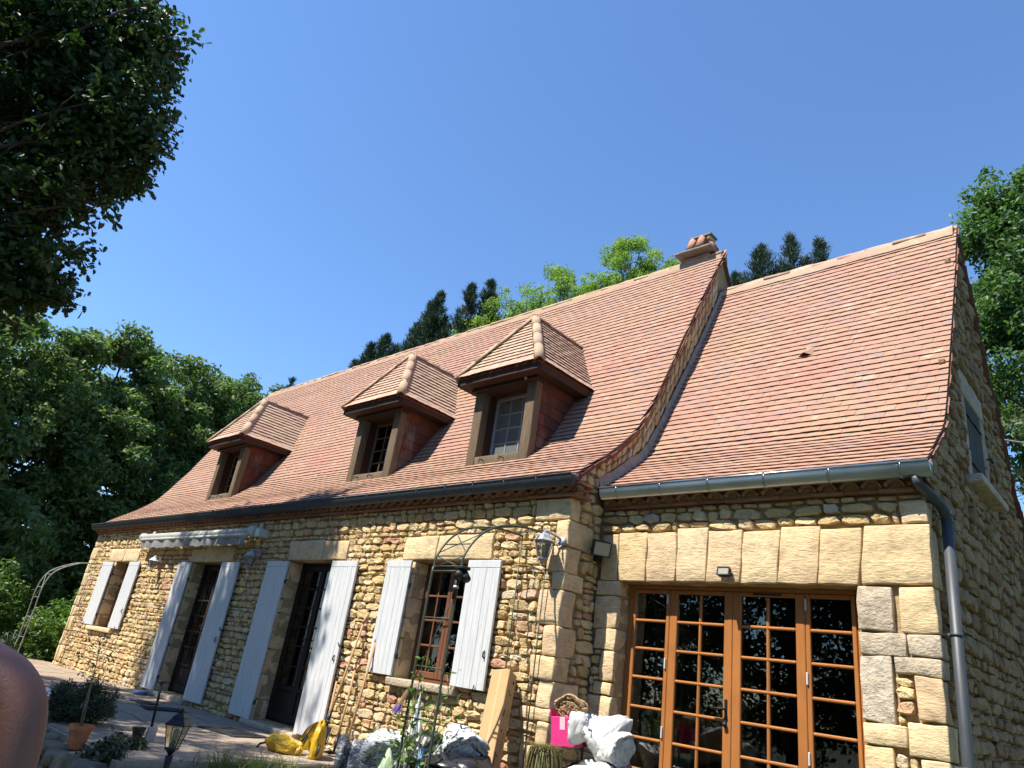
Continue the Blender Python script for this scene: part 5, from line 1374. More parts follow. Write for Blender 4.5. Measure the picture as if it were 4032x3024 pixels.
# pots
def pot(c, r, h, mat_, label):
    o = empty('flower_pot', c, label=label, cat='flower pot')
    pr = [(r*.70, 0), (r*.98, h*.80), (r*1.1, h*.80), (r*1.12, h), (r*.98, h), (r*.94, h*.86), (.02, h*.86)]
    mb = MB(); n = 24
    for rr, z in pr:
        for k in range(n): mb.v.append((c[0]+rr*math.cos(2*math.pi*k/n), c[1]+rr*math.sin(2*math.pi*k/n), c[2]+z))
    for i in range(len(pr)-1):
        for k in range(n): mb.f.append((i*n+k, i*n+(k+1) % n, (i+1)*n+(k+1) % n, (i+1)*n+k))
    mb.f.append(tuple(range(n))[::-1])
    wpart(mb, 'pot_body', mat_, o, False)
    wpart(MB().lathe([(r*.93, 0), (r*.5, .012), (.0, .018)], (c[0], c[1], c[2]+h*.86), 20), 'potting_soil', M['soil'], o, True)
    return o
pot((11.5, -3.0, -.03), .095, .20, M['pot'], 'terracotta pot with a thin sapling on the low garden wall')
pot((11.15, -2.33, .014), .06, .12, M['black_plastic'], 'small black plastic pot beside the upright spade')
pot((-.35, -1.35, .014), .16, .2, M['pot'], 'brown pot at the far left end of the terrace')
# spade standing upright
sd = empty('spade', (11.2, -2.2, 0), label='dark spade standing upright behind the black plastic pot', cat='spade')
wpart(MB().tube([(11.2, -2.265, .56), (11.2, -2.235, .14)], .014, 8), 'shaft', M['dark_metal'], sd, True)
wpart(MB().box(11.185, 11.215, -2.265, -2.17, -.0, .15, .004), 'blade', M['grey_lamp'], sd)
wpart(MB().tube([(11.2, -2.30, .57), (11.2, -2.23, .57)], .013, 8), 'grip', M['dark_metal'], sd, True)
# low dry-stone wall at the edge of the garden
dw = empty('dry_stone_wall', (11.6, -3.05, -.6), label='low rough dry-stone wall edging the terrace in the foreground', cat='garden wall')
for lv in range(4):
    x = 9.6
    while x < 12.75:
        w = random.uniform(.16, .36); hh = .145; z0 = -.57+lv*.135; yb_ = -3.05-.02*(x-11)
        wpart(rock_box(MB(), x, x+w-.01, yb_-.16+random.uniform(-.03, .03), yb_+.15, z0, z0+hh-.01+random.uniform(-.02, .015), .03, .02, x+lv), 'stone', M['garden_stone'], dw, True); x += w
    y = -3.0
    while y < -.6:
        w = random.uniform(.16, .34); z0 = -.57+lv*.135
        wpart(rock_box(MB(), 12.36+random.uniform(-.03, .03), 12.62, y, y+w-.01, z0, z0+.13+random.uniform(-.02, .012), .03, .02, y+lv), 'stone', M['garden_stone'], dw, True); y += w
# white plastic at the far side of the shrub
crumple('plastic_sack', (8.9, -2.66, .12), (.10, .15, .15), 21, M['white_bag'], 'crumpled white plastic bag behind the dark rosemary shrub', 'plastic bag', .25, 2.6)
# step ladder inside the room
ld = empty('step_ladder', (14.9, 2.4, -.04), label='pale step ladder standing inside the room behind the oak door', cat='ladder')
for y in (2.15, 2.45):
    wpart(MB().tube([(15.05, y, -.04), (14.82, y, 1.12)], .022, 6), 'rail', M['ladder'], ld); wpart(MB().tube([(14.60, y, -.04), (14.82, y, 1.12)], .016, 6), 'rail', M['ladder'], ld)
for k in range(1, 5): wpart(MB().box(15.05-.046*k*1.02-.04, 15.05-.046*k+.04, 2.15, 2.45, .23*k-.04, .23*k-.015, .003), 'tread', M['ladder'], ld)
# overhead cable behind the gable
cp = [Vector((17.45, 6.35, 5.45)), Vector((17.9, 9.0, 6.15)), Vector((18.6, 13.0, 7.4)), Vector((20.0, 22.0, 10.4))]
tag(MB().tube(cp, .014, 6).build('overhead_cable', M['cable'], None, True), 'thin grey cable running from behind the right gable into the trees', 'cable')

# ------------------------------------------------------------------ person at the left edge (bare shoulder and arm)
def person():
    gz = -.5
    S = Vector((17.674, -5.287, .945))                 # right shoulder joint
    f = Vector((-.62, .78, 0)).normalized(); rt = Vector((f.y, -f.x, 0))
    mid = S-rt*.19
    def P(r, fw, z): return mid+rt*r+f*fw+Vector((0, 0, z-mid.z))
    J = [(P(0, 0, .42), .135, .10), (P(0, 0, .60), .135, .10), (P(0, .01, .80), .15, .11), (P(0, 0, .97), .09, .08), (P(-.06, .02, 1.04), .055, .055), (P(-.20, .05, 1.12), .075, .09), (P(-.27, .06, 1.19), .06, .07)]
    V = [j[0] for j in J]; Rr = [(j[1], j[2]) for j in J]; E = [(i, i+1) for i in range(len(J)-1)]
    def chain(start, pts):
        p = start
        for q, r in pts: V.append(q); Rr.append((r, r)); E.append((p, len(V)-1)); p = len(V)-1
        return p
    for sg in (1, -1):
        h = chain(2 if False else 3, [(P(sg*.12, 0, .965), .06), (P(sg*.188, 0, .935), .054), (P(sg*.208, -.01, .84), .047), (P(sg*.225, -.015, .72), .042), (P(sg*.235, -.01, .62), .037), (P(sg*.225, .05, .48), .036), (P(sg*.225, .10, .36), .027), (P(sg*.222, .13, .30), .030), (P(sg*.22, .15, .255), .026)])
        for k in range(4): chain(h, [(P(sg*.22, .155+(k-1.5)*.020, .225), .009), (P(sg*.218-.006*sg, .16+(k-1.5)*.021, .195), .008), (P(sg*.212-.012*sg, .158+(k-1.5)*.020, .168-.006*abs(k-1.4)), .007)])
        chain(h-1, [(P(sg*.205, .175, .27), .010), (P(sg*.20, .195, .235), .009)])
        chain(0, [(P(sg*.10, 0, .34), .085), (P(sg*.11, .01, .1), .07), (P(sg*.11, 0, -.05), .055), (P(sg*.11, -.02, -.2), .052), (P(sg*.11, 0, gz+.09), .038), (P(sg*.115, .08, gz+.045), .04), (P(sg*.118, .17, gz+.035), .03)])
    me = bpy.data.meshes.new('person'); me.from_pydata([tuple(v) for v in V], E, []); o = bpy.data.objects.new('person', me); col.objects.link(o)
    me.materials.append(M['skin'])
    sk = o.modifiers.new('skin', 'SKIN'); sk.use_smooth_shade = True
    for i, sv in enumerate(me.skin_vertices[0].data): sv.radius = Rr[i]; sv.use_root = (i == 0)
    ss = o.modifiers.new('sub', 'SUBSURF'); ss.levels = 2; ss.render_levels = 2
    tag(o, 'person with a bare shoulder and upper arm at the left edge', 'person')
    # clothing and hair
    def shell(name, rings, m, n=24):
        mb = MB()
        for c, a, b in rings:
            for k in range(n):
                t = 2*math.pi*k/n; mb.v.append(tuple(c+rt*a*math.cos(t)+f*b*math.sin(t)))
        for i in range(len(rings)-1):
            for k in range(n): mb.f.append((i*n+k, i*n+(k+1) % n, (i+1)*n+(k+1) % n, (i+1)*n+k))
        return wpart(mb, name, m, o, True)
    shell('vest', [(P(0, 0, .40), .165, .125), (P(0, 0, .6), .155, .12), (P(0, .005, .8), .165, .13), (P(0, .0, .9), .13, .115), (P(0, 0, .99), .085, .09)], M['shirt'])
    shell('shorts', [(P(0, 0, .42), .17, .13), (P(0, 0, .3), .205, .135), (P(0, 0, .12), .20, .12)], M['shirt'])
    shell('hair', [(P(-.19, .02, 1.10), .085, .095), (P(-.23, .03, 1.16), .092, .105), (P(-.27, .04, 1.22), .08, .09), (P(-.29, .05, 1.26), .045, .05), (P(-.30, .05, 1.275), .002, .002)], M['hair'])
    for sg in (-1, 1):
        wpart(MB().lathe([(.0, -.012), (.010, -.008), (.012, 0), (.008, .01), (0, .012)], tuple(P(sg*.032-.22, .132, 1.145)), 10), 'eye', M['white_plastic'], o, True)
    wpart(MB().tube([P(-.22, .135, 1.15), P(-.21, .165, 1.12), P(-.205, .138, 1.105)], [.008, .014, .006], 8), 'nose', M['skin'], o, True)
    wpart(MB().tube([P(-.215, .128, 1.085), P(-.195, .14, 1.083), P(-.175, .128, 1.085)], .006, 6), 'mouth', M['pink'], o, True)
    return o
person()
# ------------------------------------------------------------------ plants
def rand_rot(n, up=.5, nrm=None):
    """random frames; normals pulled upwards by up and towards nrm"""
    N_ = rng.normal(size=(n, 3)); N_ /= np.linalg.norm(N_, axis=1, keepdims=True)
    N_[:, 2] += up
    if nrm is not None: N_ += nrm*.7
    N_ /= np.linalg.norm(N_, axis=1, keepdims=True)
    T_ = rng.normal(size=(n, 3)); T_[:, 2] -= .35; T_ -= N_*(T_*N_).sum(1, keepdims=True); T_ /= np.linalg.norm(T_, axis=1, keepdims=True)
    return T_, np.cross(N_, T_), N_
LEAF = {   # outline halves: (length along, half width); folded along the midrib
 'oval': ([(0, 0), (.5, 0), (1, 0)], [(.28, .24), (.7, .20)]),
 'oak': ([(0, 0), (.5, 0), (1, 0)], [(.16, .10), (.28, .22), (.38, .13), (.52, .30), (.62, .17), (.76, .26), (.9, .12)]),
 'slim': ([(0, 0), (.5, 0), (1, 0)], [(.3, .09), (.7, .07)]),
 'needle': ([(0, 0), (.5, 0), (1, 0)], [(.3, .055), (.7, .035)]),
}
def leaves(name, P_, size, mat, shape='oval', up=.5, nrm=None, tone=None, parent=None, dirs=None, fold=.25):
    n = len(P_); mid, side = LEAF[shape]; size = np.broadcast_to(size, (n,))
    if dirs is None: T_, B_, N_ = rand_rot(n, up, nrm)
    else:
        T_ = dirs/np.linalg.norm(dirs, axis=1, keepdims=True); N_ = rng.normal(size=(n, 3)); N_ -= T_*(N_*T_).sum(1, keepdims=True); N_ /= np.linalg.norm(N_, axis=1, keepdims=True); B_ = np.cross(N_, T_)
    loc = [(0, 0, 0), (1, 0, -.06)]+[(a, b, fold*b) for a, b in side]+[(a, -b, fold*b) for a, b in side]
    k = len(side); q = len(loc); loc = np.array(loc)
    V = P_[:, None, :]+size[:, None, None]*(loc[None, :, 0, None]*T_[:, None, :]+loc[None, :, 1, None]*B_[:, None, :]+loc[None, :, 2, None]*N_[:, None, :])
    f1 = [0]+[2+i for i in range(k)]+[1]; f2 = [0, 1]+[2+k+i for i in reversed(range(k))]
    F = np.array([f1, f2]); F = (F[None]+np.arange(n)[:, None, None]*q).reshape(-1, k+2)
    tn = rng.random(n) if tone is None else np.clip(tone+rng.normal(0, .15, n), 0, 1)
    me = npmesh(name, V.reshape(-1, 3), F, mat, False, np.repeat(tn, q))
    o = bpy.data.objects.new(name, me); col.objects.link(o)
    if parent is not None: child(o, parent)
    return o
def clump_points(centers, radii, per, flat=.75, shell=.55):
    out = []; nrm = []; tn = []
    for c, r, m in zip(centers, radii, per):
        d = rng.normal(size=(m, 3)); d /= np.linalg.norm(d, axis=1, keepdims=True)
        rr = r*(shell+(1-shell)*rng.random((m, 1)))*(1+.14*rng.normal(size=(m, 1)))
        p = d*rr; p[:, 2] *= flat; out.append(np.array(c)+p); nrm.append(d); tn.append(np.full(m, rng.random()))
    return np.concatenate(out), np.concatenate(nrm), np.concatenate(tn)
def sub_clumps(blobs, n_each, r0, r1, surf=.5):
    """blobs = ellipsoids; returns clump centres through their outer volume"""
    cs = []; rs = []
    for (x, y, z, rx, ry, rz), n in zip(blobs, n_each):
        d = rng.normal(size=(n, 3)); d /= np.linalg.norm(d, axis=1, keepdims=True)
        t = surf+(1-surf)*rng.random((n, 1))**.6
        cs.append(np.array([x, y, z])+d*t*np.array([rx, ry, rz])); rs.append(r0+(r1-r0)*rng.random(n))
    return np.concatenate(cs), np.concatenate(rs)
def limb(p, q, r0, r1, sag=.0, n=6, wob=.08):
    p, q = Vector(p), Vector(q); pts = []; rs = []; L_ = (q-p).length
    s = random.uniform(0, 90)
    for i in range(n+1):
        t = i/n; v = p.lerp(q, t); v += Vector((mnoise.noise(Vector((s, t*3, 0))), mnoise.noise(Vector((s, t*3, 5))), mnoise.noise(Vector((s, t*3, 9)))))*wob*L_*math.sin(math.pi*t)
        v.z += sag*math.sin(math.pi*t)*L_; pts.append(v); rs.append(r0+(r1-r0)*t)
    return pts, rs
def tree(name, label, base, fork, r, blobs, n_each, r0, r1, per, size, mat, shape='oval', group=None, limbs=16, surf=.5, up=.5, flat=.75, lightbias=0, extra=None, lr=.38):
    o = empty(name, base, label=label, cat='tree', group=group)
    cs, rs = sub_clumps(blobs, n_each, r0, r1, surf)
    if extra is not None: cs = np.concatenate([cs, extra[0]]); rs = np.concatenate([rs, extra[1]])
    mb = MB(); base = Vector(base); fork = Vector(fork)
    pts, rr = limb(base, fork, r, r*.7, 0, 7, .04); rr[0] *= 1.35; mb.tube(pts, rr, 10)
    for i in rng.choice(len(cs), min(limbs, len(cs)), replace=False):
        t = random.uniform(.55, 1); s = base.lerp(fork, t); c = Vector(cs[i]); m_ = s.lerp(c, .6)+Vector((0, 0, .06*(c-s).length))
        pts, rr = limb(s, c, r*lr*random.uniform(.6, 1), .018, .04, 7, .12); mb.tube(pts, rr, 6, False)
        for _ in range(2):
            j = int(np.argmin(np.linalg.norm(cs-np.array(m_)-rng.normal(size=3)*.8, axis=1))); p2, r2 = limb(m_, cs[j], r*lr*.34, .01, .03, 5, .12); mb.tube(p2, r2, 5, False)
    tr = wpart(mb, 'trunk', M['bark'], o, True)
    m = np.maximum(6, (per*(rs/((r0+r1)/2))**2).astype(int)); P_, nr, tn = clump_points(cs, rs, m, flat)
    sz = size*(.7+.6*rng.random(len(P_)))
    leaves('crown', P_, sz, M[mat], shape, up, nr, tn*.6+.2, o)
    return o
# the great oak at the left whose crown hangs into the picture and shades the terrace
OAKC = [(7.98,-4.80,10.06,0.90),(8.24,-4.32,9.54,0.57),(7.80,-4.60,8.73,0.85),(8.24,-4.30,8.62,0.57),(8.36,-4.22,7.91,0.57),(7.83,-4.37,7.91,0.62),(6.94,-5.21,9.27,1.04),(7.80,-4.60,7.11,0.71),(6.94,-5.18,7.90,1.04),(7.79,-4.67,6.42,0.66),(8.02,-4.45,5.60,0.47),(7.26,-4.93,5.84,0.76),(6.94,-5.20,6.79,0.95),(6.51,-5.93,9.46,1.14),(7.32,-5.45,10.16,1.04),(7.47,-4.78,5.04,0.33),(7.79,-4.69,5.37,0.57),(7.46,-4.98,9.49,0.95),(7.26,-4.91,8.14,0.95),(8.01,-4.53,10.23,0.47),(8.16,-4.20,9.81,0.33),(8.41,-3.92,7.90,0.28),(8.41,-3.94,8.31,0.28),(8.08,-4.07,7.46,0.33),(7.85,-4.26,6.81,0.38),(7.96,-4.18,5.47,0.33)]
oak_blobs = [(x, y, z, r, r, r*.95) for x, y, z, r in OAKC]
body = [(4.2, -6.2, 10.9, 1.3, 1.2, 1.1), (5.6, -6.0, 11.0, 1.3, 1.2, 1.1), (6.7, -5.9, 10.8, 1.2, 1.2, 1.1), (4.0, -5.9, 9.2, 1.3, 1.2, 1.2), (5.4, -5.8, 9.0, 1.2, 1.2, 1.2), (3.6, -6.6, 7.6, 1.3, 1.2, 1.1), (5.4, -6.6, 7.4, 1.4, 1.3, 1.1), (6.4, -7.6, 9.6, 1.6, 1.5, 1.3), (8.2, -7.2, 9.6, 1.5, 1.4, 1.2), (7.6, -8.6, 8.4, 1.6, 1.4, 1.2), (9.2, -7.6, 8.6, 1.3, 1.3, 1.0), (5.0, -8.8, 8.8, 1.7, 1.6, 1.3), (6.6, -6.0, 5.8, 1.1, 1.1, .9), (10.6, -8.2, 8.6, 1.4, 1.2, 1.0), (12.2, -8.6, 8.8, 1.5, 1.2, 1.0), (13.4, -9.0, 9.0, 1.3, 1.1, .9), (15.6, -10.4, 9.2, 1.5, 1.3, 1.0), (9.0, -9.4, 8.4, 1.6, 1.4, 1.1)]+[(x_, -9.6-.5*(k_ % 2), 11.2+.8*math.sin(k_*1.7), 1.7, 1.5, 1.2) for k_, x_ in enumerate((1.5, 3.8, 6.0, 8.2, 10.4, 12.6))]+[(x_, -11.6, 12.6, 1.8, 1.5, 1.2) for x_ in (3.0, 6.0, 9.0, 12.0)]
ex_c = []; ex_r = []
for x, y, z, r in OAKC:
    for _ in range(int(10+14*r)):
        d = rng.normal(size=3); d /= np.linalg.norm(d); q = np.array([x, y, z])+d*r*rng.uniform(.9, 1.3)-np.array([0, 0, .18*rng.random()])
        for s_ in range(3): ex_c.append(q+rng.normal(0, .09, 3)); ex_r.append(rng.uniform(.08, .17))
tree('oak_tree', 'dark oak crown overhanging from the upper left, its leaves against the sky', (6.2, -8.6, -.55), (6.4, -7.2, 6.2), .34, oak_blobs+body, [int(26*max(.35, b[3])**2) for b in oak_blobs]+[30]*len(body), .20, .42, 46, .125, 'oak_leaf', 'oak', None, 60, .25, .6, .85, 0, (np.array(ex_c), np.array(ex_r)), .14)
# woodland behind the far end of the house
GW = 'woodland trees beyond the far gable'
WL = [((-7.4, -4.6), 10.4, 3.0, 'bushy green tree at the left edge below the oak crown'), ((-9.2, -1.2), 11.0, 3.0, 'broad green tree rising just right of the left edge'),
      ((-10.6, 1.8), 12.0, 3.0, 'tall feathery green tree in the middle of the left wood'), ((-12.2, 5.0), 12.9, 3.1, 'rounded green tree left of the farthest dormer'), ((-13.4, 8.6), 13.8, 2.9, 'leafy tree peeping over the far end of the ridge')]
for (x, y), top, r, lab in WL:
    mid = top*.5
    tree('woodland_tree', lab, (x-.6, y+.4, -.6), (x-.4, y+.3, top*.55), .22, [(x, y, top*.78, r*.8, r*.8, top*.20), (x+.4, y-.3, top*.52, r*1.1, r*1.1, top*.22), (x+.8, y-.5, top*.25, r*1.1, r*1.1, top*.22), (x-.8, y+1.2, top*.70, r*.7, r*.7, top*.2)], [56, 76, 60, 30], .35, .75, 190, .20, 'wood_leaf', 'oval', GW, 26, .45, .55, .7)
# shrubs in front of the wood
def shrub(name, label, c, blobs, n_each, r0, r1, per, size, mat, shape='oval', group=None, up=.6):
    o = empty(name, c, label=label, cat='shrub', group=group)
    cs, rs = sub_clumps(blobs, n_each, r0, r1, .3); mb = MB()
    for i in range(min(14, len(cs))):
        pts, rr = limb(c, cs[i], .025, .006, .03, 5, .1); mb.tube(pts, rr, 5, False)
    wpart(mb, 'stem', M['bark'], o, True)
    P_, nr, tn = clump_points(cs, rs, np.maximum(5, (per*(rs/((r0+r1)/2))**2).astype(int)), .8)
    leaves('foliage', P_, size*(.7+.6*rng.random(len(P_))), M[mat], shape, up, nr, tn*.6+.2, o); return o
shrub('garden_shrub', 'bright green shrub left of the pale arch', (-2.2, -1.9, -.3), [(-2.2, -1.9, .7, 1.2, 1.0, 1.0), (-2.4, -1.2, 1.2, .9, .8, .8)], [40, 26], .2, .4, 120, .10, 'bush_leaf', 'oval', 'shrubs at the far end')
shrub('garden_shrub', 'leafy green shrub between the pale arch and the house corner', (-1.6, .2, -.3), [(-1.5, .2, .45, .9, .9, .75), (-2.2, 1.0, .8, .9, .9, .9)], [36, 26], .2, .36, 120, .10, 'bush_leaf', 'oval', 'shrubs at the far end')
shrub('garden_shrub', 'yellowish low shrub behind the bare shoulder', (-.6, -1.9, -.2), [(-.6, -1.9, .25, .5, .45, .4)], [16], .14, .24, 90, .08, 'vine_leaf', 'oval', 'shrubs at the far end')
ug = []
for _ in range(560):
    t = rng.random(); ug.append((-9.5-3.5*t+rng.normal(0, .8), -9+20*t+rng.normal(0, .8), abs(rng.normal(0, 2.0))+.1))
ug = np.array(ug); P_, nr, tn = clump_points(ug, np.full(len(ug), .55), np.full(len(ug), 90), .8)
o = leaves('undergrowth', P_, .17*(.7+.6*rng.random(len(P_))), M['bush_leaf'], 'oval', .5, nr, tn*.6+.2); tag(o, 'dense green undergrowth below the trees at the far left', 'undergrowth', None, 'stuff')
# conifers with upright tips behind the ridge
def conifer(name, label, base, spires, mat, size, dens, group, cat='tree'):
    """spires = (x, y, ztop, zlow, radius)"""
    o = empty(name, base, label=label, cat=cat, group=group); mb = MB(); PP = []; DD = []; TT_ = []
    for x, y, zt, zl, r in spires:
        pts, rr = limb((base[0], base[1], base[2]) if zl < 5 else (base[0]*.5+x*.5, base[1]*.5+y*.5, zl-2), (x, y, zt-.1), .12, .01, 0, 6, .02); mb.tube(pts, rr, 6, False)
        nb = int((zt-zl)*dens)
        for k in range(nb):
            t = rng.random()**.8; z = zl+(zt-zl)*t; a = rng.random()*2*math.pi
            rad = 1.3*r*(1-t)**.95*(.35+.95*rng.random())+.035; rise = .25+.45*t
            tip = np.array([x+rad*math.cos(a), y+rad*math.sin(a), z+rad*rise]); root = np.array([x, y, z-.1*rad])
            m = int(24+80*rad); u = rng.random(m)**.7
            q = root+(tip-root)*u[:, None]+rng.normal(size=(m, 3))*(.05+.09*rad*(1-u))[:, None]
            d = (tip-root)/np.linalg.norm(tip-root)*.8+np.array([0, 0, .55])+rng.normal(size=(m, 3))*.55
            PP.append(q); DD.append(d); TT_.append(np.full(m, .25+.6*rng.random()))
        m = 110; u = rng.random(m); q = np.array([x, y, zt-.9])+np.c_[rng.normal(0, .04, m), rng.normal(0, .04, m), u*.9]; PP.append(q); DD.append(np.c_[rng.normal(0, .35, m), rng.normal(0, .35, m), np.ones(m)]); TT_.append(np.full(m, .5))
    wpart(mb, 'trunk', M['bark'], o, True); P_ = np.concatenate(PP)
    leaves('crown', P_, size*(.7+.6*rng.random(len(P_))), M[mat], 'needle', 0, None, np.concatenate(TT_), o, np.concatenate(DD)); return o
GC = 'dark conifers behind the ridge'
conifer('conifer', 'low dark conifer tips at the left of the ridge trees', (-6.2, 10.6, -.3), [(-6.4, 10.2, 14.3, 10, 1.1), (-6.0, 10.6, 14.9, 10, 1.2), (-5.5, 10.9, 14.4, 10, 1.1), (-6.9, 9.9, 13.4, 10, 1.0)], 'conifer_leaf', .22, 24, GC)
conifer('conifer', 'pair of tall dark cypress spires behind the middle dormer', (-3.6, 11.4, -.3), [(-3.9, 11.2, 16.2, 10.5, 1.1), (-3.4, 11.2, 16.7, 10.5, 1.2), (-3.0, 11.4, 15.4, 10.5, 1.2), (-4.4, 11.0, 15.2, 10.5, 1.0)], 'conifer_leaf', .22, 26, GC)
conifer('conifer', 'dark cypress spire beside the light green robinia', (-2.0, 12.3, -.3), [(-2.3, 12.0, 17.2, 11, 1.2), (-1.7, 12.6, 17.5, 11, 1.3), (-1.2, 12.6, 16.6, 11, 1.2)], 'conifer_leaf', .22, 26, GC)
conifer('conifer', 'bluish conifer tip between chimney and extension ridge', (9.5, 14.2, -.3), [(9.5, 14.0, 15.2, 10.5, 1.2), (9.9, 14.3, 14.4, 10.5, 1.0)], 'conifer_leaf', .18, 26, GC)
conifer('conifer', 'tall spruce tips above the left part of the extension ridge', (10.6, 14.6, -.3), [(10.25, 14.4, 16.3, 11, 1.3), (11.1, 14.8, 16.6, 11, 1.3), (10.7, 14.6, 15.4, 11, 1.2)], 'conifer_leaf', .18, 30, GC)
conifer('conifer', 'spruce spire above the middle of the extension ridge', (12.0, 15.1, -.3), [(12.05, 15.0, 16.25, 11, 1.3), (11.6, 14.9, 15.6, 11, 1.1), (12.9, 15.4, 15.2, 11, 1.1)], 'conifer_leaf', .18, 28, GC)
conifer('conifer', 'thin conifer tip behind the far end of the ridge', (-13.5, 10.5, -.3), [(-13.4, 10.3, 13.9, 8, 1.0), (-12.9, 10.6, 13.0, 8, 1.0)], 'conifer_leaf', .22, 22, GC)
GR = 'light green robinias behind the ridge'
tree('robinia', 'light green robinia behind the nearest dormer', (1.2, 13.4, -.3), (1.2, 13.4, 11), .16, [(.4, 13.0, 15.6, 1.6, 1.3, 1.6), (2.0, 13.8, 16.0, 1.6, 1.3, 1.8), (-1.0, 12.8, 14.6, 1.5, 1.2, 1.6), (3.2, 14.2, 15.0, 1.6, 1.2, 1.8), (-1.9, 12.4, 14.2, 1.0, 1.0, 1.3)], [50, 56, 36, 40, 20], .24, .5, 150, .10, 'robinia_leaf', 'oval', GR, 30, .2, .4, .7)
tree('robinia', 'light green robinia left of the chimney', (4.8, 14.8, -.3), (4.8, 14.8, 11.5), .16, [(4.5, 14.5, 17.3, 1.1, 1.0, 1.6), (5.5, 15.1, 16.6, 1.3, 1.1, 1.7), (3.9, 14.4, 15.9, 1.4, 1.1, 1.5), (6.4, 15.5, 16.0, .9, .9, 1.9)], [44, 44, 44, 30], .22, .46, 150, .10, 'robinia_leaf', 'oval', GR, 30, .2, .4, .7)
# trees beyond the right gable
GT = 'trees beyond the right gable'
tree('broadleaf_tree', 'tall broadleaf tree rising behind the right gable', (19.6, 14.6, -.3), (19.4, 14.4, 8), .26, [(17.3, 13.0, 13.8, 1.1, 1.2, 1.5), (18.3, 13.6, 12.4, 2.0, 1.8, 2.5), (17.8, 13.0, 9.6, 1.7, 1.6, 2.4), (20.4, 14.4, 13.6, 2.0, 1.8, 2.2), (17.4, 12.8, 11.4, 1.2, 1.2, 1.4), (18.2, 13.2, 7.4, 1.9, 1.6, 1.8)], [50, 90, 70, 50, 44, 60], .28, .6, 190, .13, 'right_leaf', 'oval', GT, 40, .35, .5, .7)
tree('broadleaf_tree', 'shaded leafy tree low at the right edge behind the gable', (20.4, 11.8, -.3), (20.2, 11.6, 3), .2, [(19.2, 11.4, 4.6, 1.9, 1.6, 2.6), (20.0, 12.2, 2.6, 2.4, 1.8, 2.4), (18.6, 11.0, 6.4, 1.2, 1.2, 1.6)], [80, 70, 44], .3, .6, 170, .15, 'wood_leaf', 'oval', GT, 24, .35, .5, .7)
conifer('conifer', 'yellowish drooping conifer at the right edge beside the gable', (20.6, 12.6, -.3), [(19.0, 12.0, 10.2, 5.0, 1.8), (19.8, 12.4, 10.8, 4.5, 2.0), (20.8, 12.6, 11.5, 4, 2.2)], 'fir_leaf', .2, 42, GT)
tree('broadleaf_tree', 'unseen broadleaf tree added right of the gable to block sky light', (25.5, 5.5, -.3), (25.4, 5.4, 4), .24, [(25.4, 5.4, 8.2, 2.8, 2.6, 3.0), (25.2, 5.0, 4.0, 2.8, 2.6, 2.6)], [60, 50], .5, .9, 110, .2, 'right_leaf', 'oval', GT, 20, .35, .5, .7)  # added out of view to cut the sky light on the gable
tree('broadleaf_tree', 'unseen broadleaf tree added right of the garden to cut sky light', (27.0, -1.0, -.3), (27, -1, 4), .24, [(27, -1, 8.0, 2.8, 2.6, 3.0), (26.8, -1, 4.0, 2.8, 2.6, 2.6)], [60, 50], .5, .9, 110, .2, 'right_leaf', 'oval', GT, 20, .35, .5, .7)  # second unseen tree, added to block sky from the right
# garden trees: some seen reflected in the door, the rest added to block sky
GB = 'trees across the garden reflected in the oak door'
for x, y, h, lab in [(14.2, -17, 11.5, 'dark garden tree reflected in the rightmost oak door leaf'), (9.0, -18, 12, 'dark garden tree reflected in the middle oak door leaves'), (3.0, -18, 12, 'dark garden tree reflected in the leftmost oak door leaf'),
                     (-3.5, -17, 11.5, 'unseen tree added across the lawn at the far end, blocking sky light'), (20.5, -16.5, 12, 'unseen tree added opposite the right gable to block sky light'), (26.5, -12.5, 12, 'unseen tree added at the near right end of the lawn against sky light')]:
    tree('garden_tree', lab, (x, y, -.6), (x, y, h*.45), .22, [(x, y, h*.66, 3.9, 2.8, h*.34), (x+.8, y+.6, h*.30, 4.0, 2.6, h*.30)], [90, 90], .5, 1.0, 120, .2, 'oak_leaf', 'oval', GB, 14, .3, .5, .75)
shrub('added_hedge', 'dark hedge added below the reflected trees to darken the door reflection', (8, -20, -.6), [(x_, -20.5, 1.3, 2.4, .8, 1.7) for x_ in range(-4, 30, 4)], [34]*9, .4, .7, 60, .16, 'oak_leaf', 'oval', None, .5)  # added to close the bright gap under the trees in the door reflection
# ------------------------------------------------------------------ garden plants in the foreground
shrub('rosemary_shrub', 'dark rosemary shrub on the terrace edge behind the sapling pot', (10.0, -2.55, .0), [(10.0, -2.55, .19, .48, .36, .24)], [90], .05, .11, 70, .055, 'rosemary', 'slim', None, .9)
shrub('low_plant', 'leafy low plant in front of the small black pot', (11.6, -2.62, -.05), [(11.6, -2.62, .02, .22, .22, .10)], [26], .05, .09, 26, .05, 'rosemary', 'oval', 'low plants on the garden wall')
shrub('low_plant', 'leafy low plant between the sapling pot and garden lantern', (12.1, -2.85, -.05), [(12.0, -2.85, .02, .26, .2, .09)], [28], .05, .09, 26, .05, 'rosemary', 'oval', 'low plants on the garden wall')
shrub('low_plant', 'dusky plant at the left end of the terrace beside the arm', (2.6, -1.75, .0), [(2.6, -1.75, .25, .3, .3, .3)], [18], .07, .13, 26, .07, 'oak_leaf', 'oval', 'low plants on the garden wall')
